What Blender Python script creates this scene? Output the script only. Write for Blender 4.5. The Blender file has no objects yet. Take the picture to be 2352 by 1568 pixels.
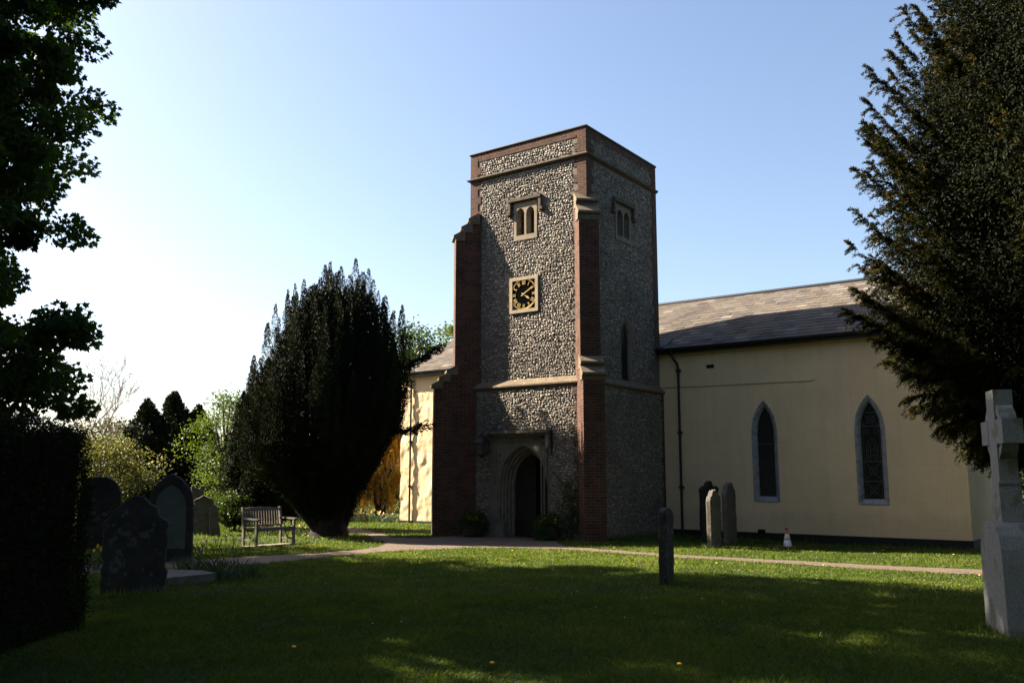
import bpy, math, random
import numpy as np

# ------------------------------------------------------------------ camera, sky, sun, exposure
scene = bpy.context.scene
R = math.radians
SUN_EL = 36.0
SUN_AZ = -72.5            # compass angle of the sun from +Y, clockwise positive (so: to the left)
cam_d = bpy.data.cameras.new('camera')
cam = bpy.data.objects.new('camera', cam_d)
scene.collection.objects.link(cam)
cam.location = (0, 0, 1.6)
cam.rotation_euler = (R(90 + 8.698), 0, 0)
cam_d.sensor_fit = 'HORIZONTAL'
cam_d.sensor_width = 36.0
cam_d.lens = 36.0 * 2071.788 / 2352.0
cam_d.clip_start = 0.05
cam_d.clip_end = 3000
scene.camera = cam

world = bpy.data.worlds.new("World")
scene.world = world
world.use_nodes = True
wn = world.node_tree.nodes
wl = world.node_tree.links
wn.clear()
sky = wn.new('ShaderNodeTexSky')
sky.sky_type = 'NISHITA'
sky.sun_disc = False
sky.sun_elevation = R(SUN_EL)
sky.sun_rotation = R(SUN_AZ)
sky.altitude = 60
sky.air_density = 1.0
sky.dust_density = 1.9
sky.ozone_density = 1.0
bg = wn.new('ShaderNodeBackground')
bg.inputs['Strength'].default_value = 0.051
wo = wn.new('ShaderNodeOutputWorld')
wb_ = wn.new('ShaderNodeMix'); wb_.data_type = 'RGBA'; wb_.blend_type = 'MULTIPLY'      # the camera's white balance
wb_.inputs[0].default_value = 1.0; wb_.inputs[7].default_value = (1.01, .995, 1.0, 1)
wl.new(sky.outputs[0], wb_.inputs[6])
wl.new(wb_.outputs[2], bg.inputs['Color'])
wl.new(bg.outputs[0], wo.inputs['Surface'])

sun_d = bpy.data.lights.new('sun', 'SUN')
sun_d.energy = 5.0
sun_d.angle = R(0.5)
sun_d.color = (1.0, 0.87, 0.69)
sun = bpy.data.objects.new('sun', sun_d)
scene.collection.objects.link(sun)
sun.location = (-40, 12, 40)
sun.rotation_euler = (R(90 - SUN_EL), 0, R(-SUN_AZ + 180))

scene.view_settings.view_transform = 'Standard'
scene.view_settings.look = 'None'
scene.view_settings.exposure = 2.3
scene.view_settings.gamma = 1.0
scene.view_settings.use_curve_mapping = False
scene.render.engine = 'CYCLES'
scene.cycles.max_bounces = 8
scene.cycles.diffuse_bounces = 3
scene.cycles.transmission_bounces = 4
scene.cycles.transparent_max_bounces = 6

rng = np.random.default_rng(7)
random.seed(7)
COL = scene.collection


# ------------------------------------------------------------------ mesh helper
class MB:
    """Collects polygons and links them as one mesh object."""
    def __init__(self):
        self.V = []; self.n = 0
        self.L = []; self.S = []; self.M = []; self.UV = []; self.VAL = []

    def add(self, verts, faces, mat=0, uv=None, val=None):
        verts = np.asarray(verts, float).reshape(-1, 3)
        faces = np.asarray(faces, np.int64)
        m, k = faces.shape
        self.V.append(verts)
        self.L.append((faces + self.n).ravel())
        self.S.append(np.full(m, k))
        self.M.append(np.full(m, mat) if np.isscalar(mat) else np.asarray(mat))
        self.UV.append(np.zeros((m * k, 2)) if uv is None else np.asarray(uv, float).reshape(-1, 2))
        self.VAL.append(np.zeros(m) if val is None else (np.full(m, val) if np.isscalar(val) else np.asarray(val, float)))
        self.n += len(verts)
        return self

    def poly(self, pts, mat=0, uv=None, val=0.0):
        return self.add(pts, [list(range(len(pts)))], mat, uv, val)

    def quad(self, a, b, c, d, mat=0, uv=None, val=0.0):
        return self.add([a, b, c, d], [[0, 1, 2, 3]], mat, uv, val)

    def box(self, x0, x1, y0, y1, z0, z1, mat=0, val=0.0, f=None, uo=0.0):
        """axis box; f maps points to other coordinates; UV in metres (along the face, height)"""
        P = lambda x, y, z: (x, y, z)
        g = f or P
        def fc(pts, uv):
            self.quad(*[g(*p) for p in pts], mat=mat, uv=uv, val=val)
        fc([(x0, y0, z0), (x1, y0, z0), (x1, y0, z1), (x0, y0, z1)], [(x0 + uo, z0), (x1 + uo, z0), (x1 + uo, z1), (x0 + uo, z1)])
        fc([(x1, y1, z0), (x0, y1, z0), (x0, y1, z1), (x1, y1, z1)], [(x1, z0), (x0, z0), (x0, z1), (x1, z1)])
        fc([(x0, y1, z0), (x0, y0, z0), (x0, y0, z1), (x0, y1, z1)], [(y1, z0), (y0, z0), (y0, z1), (y1, z1)])
        fc([(x1, y0, z0), (x1, y1, z0), (x1, y1, z1), (x1, y0, z1)], [(y0, z0), (y1, z0), (y1, z1), (y0, z1)])
        fc([(x0, y0, z1), (x1, y0, z1), (x1, y1, z1), (x0, y1, z1)], [(x0, y0), (x1, y0), (x1, y1), (x0, y1)])
        fc([(x0, y1, z0), (x1, y1, z0), (x1, y0, z0), (x0, y0, z0)], [(x0, y1), (x1, y1), (x1, y0), (x0, y0)])
        return self

    def prism(self, prof, a0, a1, f, mat=0, val=0.0):
        """2-D outline (p, q) swept from a0 to a1; f(p, q, a) -> point"""
        n = len(prof)
        A = [f(p, q, a0) for p, q in prof]; B = [f(p, q, a1) for p, q in prof]
        self.poly(A[::-1], mat, [(p, q) for p, q in prof][::-1], val)
        self.poly(B, mat, [(p, q) for p, q in prof], val)
        s = 0
        for i in range(n):
            j = (i + 1) % n
            d = math.hypot(prof[j][0] - prof[i][0], prof[j][1] - prof[i][1])
            v0, v1 = (prof[i][1], prof[j][1]) if abs(prof[j][1] - prof[i][1]) > .5 * d else (s, s + d)
            self.quad(A[i], A[j], B[j], B[i], mat, [(a0, v0), (a0, v1), (a1, v1), (a1, v0)], val)
            s += d
        return self

    def tube(self, pts, rad, sides=8, mat=0, val=0.0, cap=True):
        pts = np.asarray(pts, float); n = len(pts)
        rad = np.full(n, rad) if np.isscalar(rad) else np.asarray(rad, float)
        T = np.gradient(pts, axis=0) if n > 2 else np.repeat((pts[1] - pts[0])[None], n, 0)
        T /= np.linalg.norm(T, axis=1)[:, None] + 1e-9
        ref = np.array([0, 0, 1.]) if abs(T[0][2]) < .9 else np.array([1., 0, 0])
        X = np.cross(ref, T); X /= np.linalg.norm(X, axis=1)[:, None] + 1e-9
        Y = np.cross(T, X)
        a = np.arange(sides) * 2 * np.pi / sides
        V = pts[:, None] + rad[:, None, None] * (np.cos(a)[None, :, None] * X[:, None] + np.sin(a)[None, :, None] * Y[:, None])
        i = np.arange(n - 1)[:, None] * sides; j = np.arange(sides)[None]; j2 = (j + 1) % sides
        F = np.stack([i + j, i + j2, i + sides + j2, i + sides + j], -1).reshape(-1, 4)
        self.add(V.reshape(-1, 3), F, mat, None, val)
        if cap:
            self.poly(V[0][::-1], mat, None, val); self.poly(V[-1], mat, None, val)
        return self

    def lathe(self, prof, centre, seg=24, mat=0, val=0.0):
        c = np.asarray(centre, float)
        a = np.arange(seg) * 2 * np.pi / seg
        pr = np.asarray(prof, float)
        V = np.stack([pr[:, 0][:, None] * np.cos(a), pr[:, 0][:, None] * np.sin(a), np.repeat(pr[:, 1][:, None], seg, 1)], -1) + c
        i = np.arange(len(pr) - 1)[:, None] * seg; j = np.arange(seg)[None]; j2 = (j + 1) % seg
        F = np.stack([i + j, i + j2, i + seg + j2, i + seg + j], -1).reshape(-1, 4)
        uv = np.stack([np.stack([j + 0 * i, pr[:-1, 1][:, None] + 0 * j], -1)] * 4, 2).reshape(-1, 2) * np.array([pr[:, 0].max() * 2 * np.pi / seg, 1])
        self.add(V.reshape(-1, 3), F, mat, uv, val)
        return self

    def build(self, name, mats, parent=None, smooth=False, kind=None):
        V = np.concatenate(self.V); L = np.concatenate(self.L); S = np.concatenate(self.S)
        me = bpy.data.meshes.new(name)
        me.vertices.add(len(V)); me.vertices.foreach_set('co', V.ravel())
        me.loops.add(len(L)); me.loops.foreach_set('vertex_index', L.astype(np.int32))
        me.polygons.add(len(S))
        st = np.concatenate([[0], np.cumsum(S)[:-1]])
        me.polygons.foreach_set('loop_start', st.astype(np.int32))
        me.polygons.foreach_set('loop_total', S.astype(np.int32))
        me.polygons.foreach_set('material_index', np.concatenate(self.M).astype(np.int32))
        uvl = me.uv_layers.new(name='UVMap')
        uvl.data.foreach_set('uv', np.concatenate(self.UV).ravel().astype(np.float32))
        at = me.attributes.new('val', 'FLOAT', 'FACE')
        at.data.foreach_set('value', np.concatenate(self.VAL).astype(np.float32))
        if not isinstance(mats, (list, tuple)): mats = [mats]
        for m in mats: me.materials.append(m)
        me.update(calc_edges=True); me.validate()
        if smooth:
            me.polygons.foreach_set('use_smooth', np.ones(len(S), bool))
        o = bpy.data.objects.new(name, me)
        COL.objects.link(o)
        if parent is not None: o.parent = parent
        if kind: o['kind'] = kind
        return o


def thing(name, label, cat, loc=(0, 0, 0), rotz=0.0, group=None):
    o = bpy.data.objects.new(name, None)
    COL.objects.link(o)
    o.empty_display_size = .2
    o.location = loc; o.rotation_euler = (0, 0, rotz)
    o['label'] = label; o['category'] = cat
    if group: o['group'] = group
    return o


def tag(o, label, cat, group=None):
    o['label'] = label; o['category'] = cat
    if group: o['group'] = group
    return o


def ss(t):
    t = np.clip(t, 0, 1); return t * t * (3 - 2 * t)


def G(x, y):
    """height of the ground"""
    return -.15 * ss((np.asarray(x, float) - 2) / 7)


def Gz(x, y): return float(G(x, y))


def in_poly(x, y, poly):
    x = np.asarray(x); y = np.asarray(y); r = np.zeros(x.shape, bool)
    n = len(poly)
    for i in range(n):
        x0, y0 = poly[i]; x1, y1 = poly[(i + 1) % n]
        c = ((y0 > y) != (y1 > y)) & (x < (x1 - x0) * (y - y0) / (y1 - y0 + 1e-12) + x0)
        r ^= c
    return r


# ------------------------------------------------------------------ materials
def nmat(name):
    m = bpy.data.materials.new(name); m.use_nodes = True
    nt = m.node_tree; nt.nodes.clear()
    out = nt.nodes.new('ShaderNodeOutputMaterial')
    return m, nt, out


def nd(nt, typ, **kw):
    n = nt.nodes.new(typ)
    for k, v in kw.items():
        if k in n.inputs.keys() if isinstance(k, str) else False: n.inputs[k].default_value = v
        else: setattr(n, k, v)
    return n


def ramp(nt, fac, stops):
    r = nt.nodes.new('ShaderNodeValToRGB')
    e = r.color_ramp.elements
    while len(e) > 1: e.remove(e[-1])
    e[0].position = stops[0][0]; e[0].color = (*stops[0][1], 1)
    for p, c in stops[1:]:
        q = e.new(p); q.color = (*c, 1)
    nt.links.new(fac, r.inputs[0])
    return r.outputs[0]


def noise(nt, scale, detail=4, rough=.55, vec=None, dist=0.0):
    n = nt.nodes.new('ShaderNodeTexNoise')
    n.inputs['Scale'].default_value = scale; n.inputs['Detail'].default_value = detail
    n.inputs['Roughness'].default_value = rough; n.inputs['Distortion'].default_value = dist
    if vec is not None: nt.links.new(vec, n.inputs['Vector'])
    return n.outputs['Fac']


def coord(nt, which='Object'):
    return nt.nodes.new('ShaderNodeTexCoord').outputs[which]


def mixc(nt, fac, a, b, mode='MIX'):
    m = nt.nodes.new('ShaderNodeMix'); m.data_type = 'RGBA'; m.blend_type = mode
    for s, v in ((0, fac), (6, a), (7, b)):
        if hasattr(v, 'is_linked') or isinstance(v, bpy.types.NodeSocket): nt.links.new(v, m.inputs[s])
        elif s == 0: m.inputs[0].default_value = v
        else: m.inputs[s].default_value = (*v, 1)
    return m.outputs[2]


def mathn(nt, op, a, b=0.0):
    m = nt.nodes.new('ShaderNodeMath'); m.operation = op
    for i, v in enumerate((a, b)):
        if isinstance(v, bpy.types.NodeSocket): nt.links.new(v, m.inputs[i])
        else: m.inputs[i].default_value = v
    return m.outputs[0]


def bump(nt, h, strength=.4, dist=.02):
    b = nt.nodes.new('ShaderNodeBump'); b.inputs['Strength'].default_value = strength
    b.inputs['Distance'].default_value = dist
    nt.links.new(h, b.inputs['Height'])
    return b.outputs[0]


def princ(nt, out, col, rough=.8, normal=None, metal=0.0, spec=.3):
    p = nt.nodes.new('ShaderNodeBsdfPrincipled')
    if isinstance(col, bpy.types.NodeSocket): nt.links.new(col, p.inputs['Base Color'])
    else: p.inputs['Base Color'].default_value = (*col, 1)
    if isinstance(rough, bpy.types.NodeSocket): nt.links.new(rough, p.inputs['Roughness'])
    else: p.inputs['Roughness'].default_value = rough
    p.inputs['Metallic'].default_value = metal
    p.inputs['Specular IOR Level'].default_value = spec
    if normal is not None: nt.links.new(normal, p.inputs['Normal'])
    nt.links.new(p.outputs[0], out.inputs['Surface'])
    return p


def mat_rough(name, c1, c2, scale=6.0, rough=.85, bs=.3, bscale=40.0, bd=.01, spots=None, metal=0.0, spec=.3):
    """mottled matt surface; spots = (colour, scale, threshold) lays lichen over it"""
    m, nt, out = nmat(name)
    v = coord(nt)
    f = noise(nt, scale, 6, .6, v)
    c = ramp(nt, f, [(.3, c1), (.7, c2)])
    if spots:
        sc, s, th = spots
        k = noise(nt, s, 3, .6, v)
        kk = ramp(nt, k, [(th, (0, 0, 0)), (th + .06, (1, 1, 1))])
        c = mixc(nt, kk, c, sc)
    h = noise(nt, bscale, 5, .65, v)
    princ(nt, out, c, rough, bump(nt, h, bs, bd), metal, spec)
    return m


def mat_leaf(name, stops, trans=.35, rough=.5, spec=.3, tcol=None):
    m, nt, out = nmat(name)
    a = nt.nodes.new('ShaderNodeAttribute'); a.attribute_name = 'val'
    c = ramp(nt, a.outputs['Fac'], stops)
    p = nt.nodes.new('ShaderNodeBsdfPrincipled')
    nt.links.new(c, p.inputs['Base Color']); p.inputs['Roughness'].default_value = rough
    p.inputs['Specular IOR Level'].default_value = spec
    t = nt.nodes.new('ShaderNodeBsdfTranslucent')
    tc = mixc(nt, 1.0, c, tcol or (1.5, 1.5, .5), 'MULTIPLY')
    nt.links.new(tc, t.inputs['Color'])
    mx = nt.nodes.new('ShaderNodeMixShader'); mx.inputs[0].default_value = trans
    nt.links.new(p.outputs[0], mx.inputs[1]); nt.links.new(t.outputs[0], mx.inputs[2])
    nt.links.new(mx.outputs[0], out.inputs['Surface'])
    return m


def mat_brick(name):
    m, nt, out = nmat(name)
    uv = coord(nt, 'UV')
    n0 = noise(nt, 3.0, 3, .5, coord(nt))
    b = nt.nodes.new('ShaderNodeTexBrick')
    nt.links.new(uv, b.inputs['Vector'])
    b.inputs['Scale'].default_value = 1.0
    b.inputs['Brick Width'].default_value = .24; b.inputs['Row Height'].default_value = .078
    b.inputs['Mortar Size'].default_value = .0085; b.inputs['Mortar Smooth'].default_value = .2
    b.inputs['Bias'].default_value = 0.0
    b.inputs['Color1'].default_value = (.120, .047, .027, 1); b.inputs['Color2'].default_value = (.046, .025, .019, 1)
    b.inputs['Mortar'].default_value = (.13, .105, .08, 1)
    f = noise(nt, 14, 4, .6, coord(nt))
    c = mixc(nt, mathn(nt, 'MULTIPLY', f, .55), b.outputs['Color'], (.055, .029, .02))
    st = ramp(nt, n0, [(.45, (1, 1, 1)), (.75, (.62, .6, .56))])
    c = mixc(nt, 1.0, c, st, 'MULTIPLY')
    h = mathn(nt, 'ADD', mathn(nt, 'MULTIPLY', b.outputs['Fac'], -1.0), mathn(nt, 'MULTIPLY', f, .5))
    princ(nt, out, c, .9, bump(nt, h, .9, .012), 0, .2)
    return m


def mat_slate(name):
    """each slate keeps a shade of its own (face value); lichen and streaks over them"""
    m, nt, out = nmat(name)
    a = nt.nodes.new('ShaderNodeAttribute'); a.attribute_name = 'val'
    c = ramp(nt, a.outputs['Fac'], [(0, (.055, .048, .046)), (.35, (.085, .074, .066)), (.65, (.112, .095, .082)), (.85, (.108, .104, .098)), (1, (.17, .15, .132))])
    f = noise(nt, .9, 5, .65, coord(nt))
    c = mixc(nt, ramp(nt, f, [(.42, (0, 0, 0)), (.72, (.55, .55, .55))]), c, (.145, .115, .087))
    f2 = noise(nt, 26, 4, .65, coord(nt))
    c = mixc(nt, ramp(nt, f2, [(.60, (0, 0, 0)), (.68, (.5, .5, .5))]), c, (.22, .21, .175))
    princ(nt, out, c, .9, bump(nt, f2, .4, .008), 0, .06)
    return m


def mat_flint():
    """one shade per flint from the face value: pale cortex, grey, tan and near-black knapped faces"""
    m, nt, out = nmat('flint')
    a = nt.nodes.new('ShaderNodeAttribute'); a.attribute_name = 'val'
    c = ramp(nt, a.outputs['Fac'], [(0, (.050, .048, .050)), (.22, (.085, .080, .076)), (.45, (.14, .128, .115)), (.62, (.235, .208, .175)),
                                    (.85, (.38, .342, .292)), (.93, (.24, .165, .10)), (1, (.44, .42, .39))])
    f = noise(nt, 38, 4, .6, coord(nt))
    c = mixc(nt, ramp(nt, f, [(.42, (0, 0, 0)), (.6, (.75, .75, .75))]), c, (.20, .178, .152))
    c = mixc(nt, 1.0, c, ramp(nt, noise(nt, .55, 6, .7, coord(nt)), [(.32, (.62, .58, .52)), (.5, (1, .98, .95)), (.7, (1.12, 1.1, 1.06))]), 'MULTIPLY')
    princ(nt, out, c, .6, bump(nt, f, .5, .01), 0, .3)
    return m


def mat_render():
    """painted render over coursed blocks: faint bed joints, trowel texture, weather stains"""
    m, nt, out = nmat('cream_render')
    uv = coord(nt, 'UV'); v = coord(nt)
    b = nt.nodes.new('ShaderNodeTexBrick'); nt.links.new(uv, b.inputs['Vector'])
    b.inputs['Scale'].default_value = 1.0
    b.inputs['Brick Width'].default_value = 1.0; b.inputs['Row Height'].default_value = .33
    b.inputs['Mortar Size'].default_value = .008; b.inputs['Mortar Smooth'].default_value = .6
    for k in ('Color1', 'Color2'): b.inputs[k].default_value = (0, 0, 0, 1)
    b.inputs['Mortar'].default_value = (1, 1, 1, 1)
    f = noise(nt, 1.3, 5, .6, v)
    c = ramp(nt, f, [(.3, (.60, .445, .265)), (.7, (.67, .505, .31))])
    brk = ramp(nt, noise(nt, 2.0, 2, .5, v), [(.42, (0, 0, 0)), (.62, (.42, .42, .42))])
    jf = mixc(nt, 1.0, b.outputs['Color'], brk, 'MULTIPLY')
    c = mixc(nt, jf, c, (.36, .265, .14))
    sep = nt.nodes.new('ShaderNodeMapping'); sep.inputs['Scale'].default_value = (5.0, 5.0, .35); nt.links.new(v, sep.inputs['Vector'])
    st = ramp(nt, noise(nt, 1.0, 5, .6, sep.outputs[0]), [(.50, (0, 0, 0)), (.8, (.28, .28, .28))])
    c = mixc(nt, st, c, (.40, .31, .175))
    xyz = nt.nodes.new('ShaderNodeSeparateXYZ'); nt.links.new(v, xyz.inputs[0])
    zz_ = mathn(nt, 'ADD', xyz.outputs[2], mathn(nt, 'MULTIPLY', noise(nt, 2.4, 6, .7, v), -1.0))
    c = mixc(nt, ramp(nt, zz_, [(0.0, (.22, .22, .22)), (.3, (0, 0, 0))]), c, (.26, .21, .13))
    h = mathn(nt, 'ADD', mathn(nt, 'MULTIPLY', b.outputs['Fac'], -.35), noise(nt, 26, 5, .6, v))
    princ(nt, out, c, .9, bump(nt, h, .35, .012), 0, .2)
    return m


def mat_grass_ground():
    m, nt, out = nmat('lawn_soil')
    v = coord(nt)
    f = noise(nt, 1.1, 6, .65, v); f2 = noise(nt, 22, 5, .7, v)
    c = ramp(nt, f, [(.3, (.018, .031, .007)), (.55, (.027, .042, .009)), (.75, (.042, .045, .014))])
    c = mixc(nt, ramp(nt, f2, [(.35, (0, 0, 0)), (.75, (.7, .7, .7))]), c, (.018, .024, .008))
    princ(nt, out, c, .95, bump(nt, f2, .8, .03), 0, .1)
    return m


def mat_plain(name, col, rough=.6, metal=0.0, spec=.4):
    m, nt, out = nmat(name)
    f = noise(nt, 18, 4, .6, coord(nt))
    c = mixc(nt, mathn(nt, 'MULTIPLY', f, .5), col, tuple(x * .6 for x in col))
    princ(nt, out, c, rough, bump(nt, f, .1, .004), metal, spec)
    return m


M = dict(
    brick=mat_brick('red_brick'), flint=mat_flint(), render=mat_render(), slate=mat_slate('roof_slate'),
    mortar=mat_rough('lime_mortar', (.105, .091, .076), (.175, .153, .127), 9, .95, .6, 45, .015),
    stone=mat_rough('dressed_stone', (.22, .175, .12), (.31, .25, .175), 5, .85, .3, 50, .006, ((.22, .14, .05), 9, .64)),
    cutstone=mat_rough('lichened_weathering_stone', (.095, .073, .048), (.16, .126, .086), 5, .9, .4, 45, .008, ((.27, .17, .05), 8, .62)),
    darkstring=mat_rough('shaded_string', (.055, .042, .030), (.10, .078, .052), 5, .9, .4, 45, .008, ((.19, .13, .05), 8, .66)),  # string and hood stone, underside shade put into the dark colour
    windowstone=mat_rough('window_stone', (.17, .14, .098), (.25, .21, .15), 5, .88, .35, 45, .006, ((.18, .12, .045), 9, .64)),
    doorstone=mat_rough('worn_shaded_stone', (.115, .10, .075), (.18, .155, .118), 4, .88, .35, 45, .008, ((.09, .085, .055), 6, .6)),  # worn dressed stone with the shade of doorway and right side in its colour
    greystone=mat_rough('grey_stone', (.19, .19, .195), (.28, .28, .29), 8, .85, .3, 50, .006, ((.14, .14, .15), 7, .55)),
    coping=mat_rough('lead_coping', (.022, .022, .024), (.04, .04, .043), 8, .7, .2, 30, .006),
    plinth=mat_rough('black_tar_paint', (.006, .006, .006), (.012, .012, .011), 8, .8, .3, 30, .01),
    iron=mat_plain('black_iron', (.012, .012, .013), .5, 0, .4),
    gutter=mat_plain('black_gutter', (.014, .015, .017), .45, 0, .4),
    gold=mat_plain('gilding', (.83, .60, .24), .32, 1.0, .5),
    dial=mat_plain('dial_black', (.004, .004, .0045), .9, 0, .0),
    door=mat_rough('oak_door', (.012, .008, .006), (.020, .013, .009), 9, .7, .4, 30, .008),
    dark=mat_plain('dark_interior', (.012, .011, .010), .9, 0, .1),
    glass=mat_plain('leaded_glass', (.006, .007, .008), .3, 0, .2),
    lead=mat_plain('lead_came', (.085, .088, .09), .6, 0, .4),
    louvre=mat_rough('louvre_wood', (.030, .027, .024), (.05, .045, .04), 9, .8, .3, 30, .005),
    bark=mat_rough('bark', (.045, .032, .022), (.085, .062, .045), 7, .95, .8, 16, .03),
    yewbark=mat_rough('yew_bark', (.010, .007, .006), (.022, .015, .012), 7, .95, .8, 16, .03),
    palebark=mat_rough('pale_bark', (.16, .12, .09), (.25, .19, .15), 7, .95, .6, 16, .02),
    teak=mat_rough('weathered_teak', (.09, .075, .064), (.15, .128, .109), 12, .8, .4, 60, .004),
    paving=mat_rough('paving_stone', (.15, .122, .095), (.23, .19, .145), 6, .9, .4, 40, .008),
    gravel=mat_rough('path_gravel', (.085, .062, .047), (.15, .108, .080), 30, .95, .9, 90, .012, ((.06, .045, .034), 3, .6)),
    headstone=mat_rough('weathered_headstone', (.06, .052, .042), (.125, .11, .09), 7, .92, .5, 35, .012, ((.19, .18, .155), 14, .64)),
    darkstone=mat_rough('dark_headstone', (.014, .0135, .012), (.034, .032, .028), 5, .92, .5, 35, .012, ((.060, .060, .055), 7, .57)),
    palestone=mat_rough('pale_panel_stone', (.05, .062, .05), (.085, .098, .08), 3, .92, .4, 35, .01),
    granite=mat_rough('grey_granite', (.10, .10, .097), (.235, .235, .225), 60, .75, .3, 120, .003, ((.11, .11, .085), 2.6, .52)),
    tub=mat_rough('barrel_staves', (.03, .02, .014), (.055, .038, .026), 8, .85, .5, 30, .008),
    orange=mat_plain('orange_plastic', (.62, .085, .022), .5), white=mat_plain('white_sleeve', (.62, .62, .60), .4),
    yellow=mat_plain('yellow_petal', (.80, .50, .02), .6), cream=mat_plain('cream_petal', (.75, .70, .45), .6),
    cable=mat_plain('brown_cable', (.10, .065, .035), .6),
    soil=mat_grass_ground(),
    lantern=mat_plain('lantern_pane', (.07, .07, .06), .2),
    grass=mat_leaf('grass_blade', [(0, (.032, .058, .010)), (.45, (.070, .112, .016)), (.85, (.112, .152, .026)), (1, (.20, .165, .065))], .45, .55, .25, (1.35, 1.3, .5)),
    maple=mat_leaf('sycamore_leaf', [(0, (.018, .036, .009)), (.6, (.036, .066, .013)), (1, (.070, .105, .018))], .42, .5, .15, (1.5, 1.5, .4)),
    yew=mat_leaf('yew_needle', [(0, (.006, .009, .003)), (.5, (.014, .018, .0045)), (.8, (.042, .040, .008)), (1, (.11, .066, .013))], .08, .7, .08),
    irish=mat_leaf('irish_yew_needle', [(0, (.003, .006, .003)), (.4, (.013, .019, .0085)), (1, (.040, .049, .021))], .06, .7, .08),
    goldyew=mat_leaf('golden_yew_needle', [(0, (.045, .038, .007)), (.5, (.115, .072, .010)), (1, (.25, .145, .020))], .25, .55, .25),
    spring=mat_leaf('spring_leaf', [(0, (.026, .050, .008)), (.5, (.050, .085, .012)), (1, (.085, .118, .020))], .5, .5, .25, (1.5, 1.4, .5)),
    blossom=mat_leaf('pale_shrub_leaf', [(0, (.04, .05, .012)), (.6, (.085, .092, .024)), (.9, (.15, .15, .055)), (1, (.33, .30, .21))], .45, .5, .25, (1.3, 1.2, .5)),
    conifer=mat_leaf('cypress_spray', [(0, (.006, .011, .005)), (.7, (.012, .019, .007)), (1, (.03, .034, .011))], .08, .7, .08),
    olive=mat_leaf('olive_leaf', [(0, (.03, .035, .012)), (.6, (.055, .055, .018)), (1, (.09, .08, .03))], .3, .6, .2),
    hedge=mat_leaf('hedge_leaf', [(0, (.009, .012, .005)), (.7, (.018, .023, .009)), (1, (.036, .034, .012))], .08, .7, .08),
    mid=mat_leaf('midgreen_leaf', [(0, (.018, .036, .009)), (.6, (.035, .062, .013)), (1, (.062, .092, .020))], .4, .5, .25),
    strap=mat_leaf('bulb_leaf', [(0, (.02, .038, .02)), (.6, (.036, .06, .033)), (1, (.066, .09, .054))], .3, .45, .35),
)

# ------------------------------------------------------------------ the setting: ground, path
gx = np.concatenate([-np.geomspace(60, 700, 12)[::-1], np.linspace(-50, 50, 201), np.geomspace(60, 700, 12)])
gy = np.concatenate([-np.geomspace(20, 400, 8)[::-1], np.linspace(-10, 60, 141), np.geomspace(66, 1500, 14)])
X, Y = np.meshgrid(gx, gy)
Zg = G(X, Y)
nx, ny = len(gx), len(gy)
ii, jj = np.meshgrid(np.arange(nx - 1), np.arange(ny - 1))
b0 = (jj * nx + ii).ravel()
mb = MB(); mb.add(np.stack([X, Y, Zg], -1).reshape(-1, 3), np.stack([b0, b0 + 1, b0 + nx + 1, b0 + nx], -1))
mb.build('ground', M['soil'], smooth=True, kind='structure')

front = [(-14, 11.0), (-9.0, 14.4), (-5.68, 17.1), (-4.78, 17.75), (-4.16, 18.6), (-3.5, 19.7), (-2.72, 20.75), (-1.78, 21.35), (-.78, 21.75), (.25, 21.75),
         (1.04, 21.3), (2.14, 20.3), (3.45, 19.25), (4.62, 18.8), (5.83, 18.45), (7.35, 17.75), (8.76, 17.1), (9.6, 16.6), (14, 14.2), (22, 10.0)]
back = [(22, 11.2), (14, 15.3), (9.86, 17.7), (9.3, 18.05), (7.76, 18.75), (6.15, 19.3), (4.84, 19.65), (3.59, 20.0), (2.24, 21.15), (1.35, 22.3),
        (1.15, 23.3), (1.2, 24.4), (.55, 25.5), (-1.05, 26.6), (-1.6, 26.8), (-2.0, 26.0), (-2.4, 25.2), (-3.3, 25.6), (-3.7, 27.0), (-5.0, 30.2), (-5.9, 31.6),
        (-6.5, 31.0), (-5.4, 29.0), (-4.3, 27.0), (-3.85, 25.2), (-3.15, 23.4), (-3.2, 22.2), (-3.45, 21.3), (-4.17, 20.35), (-4.83, 19.8), (-5.6, 19.2), (-6.18, 18.6), (-9.6, 16.0), (-14, 12.4)]


def wig(P, n=5, amp=.05):
    out = []
    for i in range(len(P)):
        a, b = np.array(P[i]), np.array(P[(i + 1) % len(P)])
        d = b - a; L = np.hypot(*d); nrm = np.array([-d[1], d[0]]) / L
        k = max(1, int(L / .25))
        for t in range(k):
            out.append(tuple(a + d * t / k + nrm * rng.normal() * amp * min(1, L)))
    return out


path_poly = wig(front + back, amp=.045)
from mathutils.geometry import tessellate_polygon
from mathutils import Vector
tri = tessellate_polygon([[Vector((x, y, 0)) for x, y in path_poly]])
pp = np.array(path_poly)
pv = np.column_stack([pp, G(pp[:, 0], pp[:, 1]) + .012])
tr = np.array(tri)
a2 = (pv[tr[:, 1], 0] - pv[tr[:, 0], 0]) * (pv[tr[:, 2], 1] - pv[tr[:, 0], 1]) - (pv[tr[:, 1], 1] - pv[tr[:, 0], 1]) * (pv[tr[:, 2], 0] - pv[tr[:, 0], 0])
tr[a2 < 0] = tr[a2 < 0][:, ::-1]
mb = MB(); mb.add(pv, tr)
mb.build('path', M['gravel'], kind='structure')

# ------------------------------------------------------------------ the church (local x along the front, y into the building)
CO = np.array([2.0965, 24.5863, 0.0]); CR = R(-35.907)
ux = np.array([math.cos(CR), math.sin(CR), 0]); uy = np.array([-math.sin(CR), math.cos(CR), 0])
def cw(x, y, z=0.0): return CO + ux * x + uy * y + np.array([0, 0, z])

church = thing('church', 'cream rendered church with square flint and red brick tower and grey slate roof', 'church', tuple(CO), CR)
TW, TD, TH = 4.137, 4.30, 11.63
XL, XR = -10.9, 8.535


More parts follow.
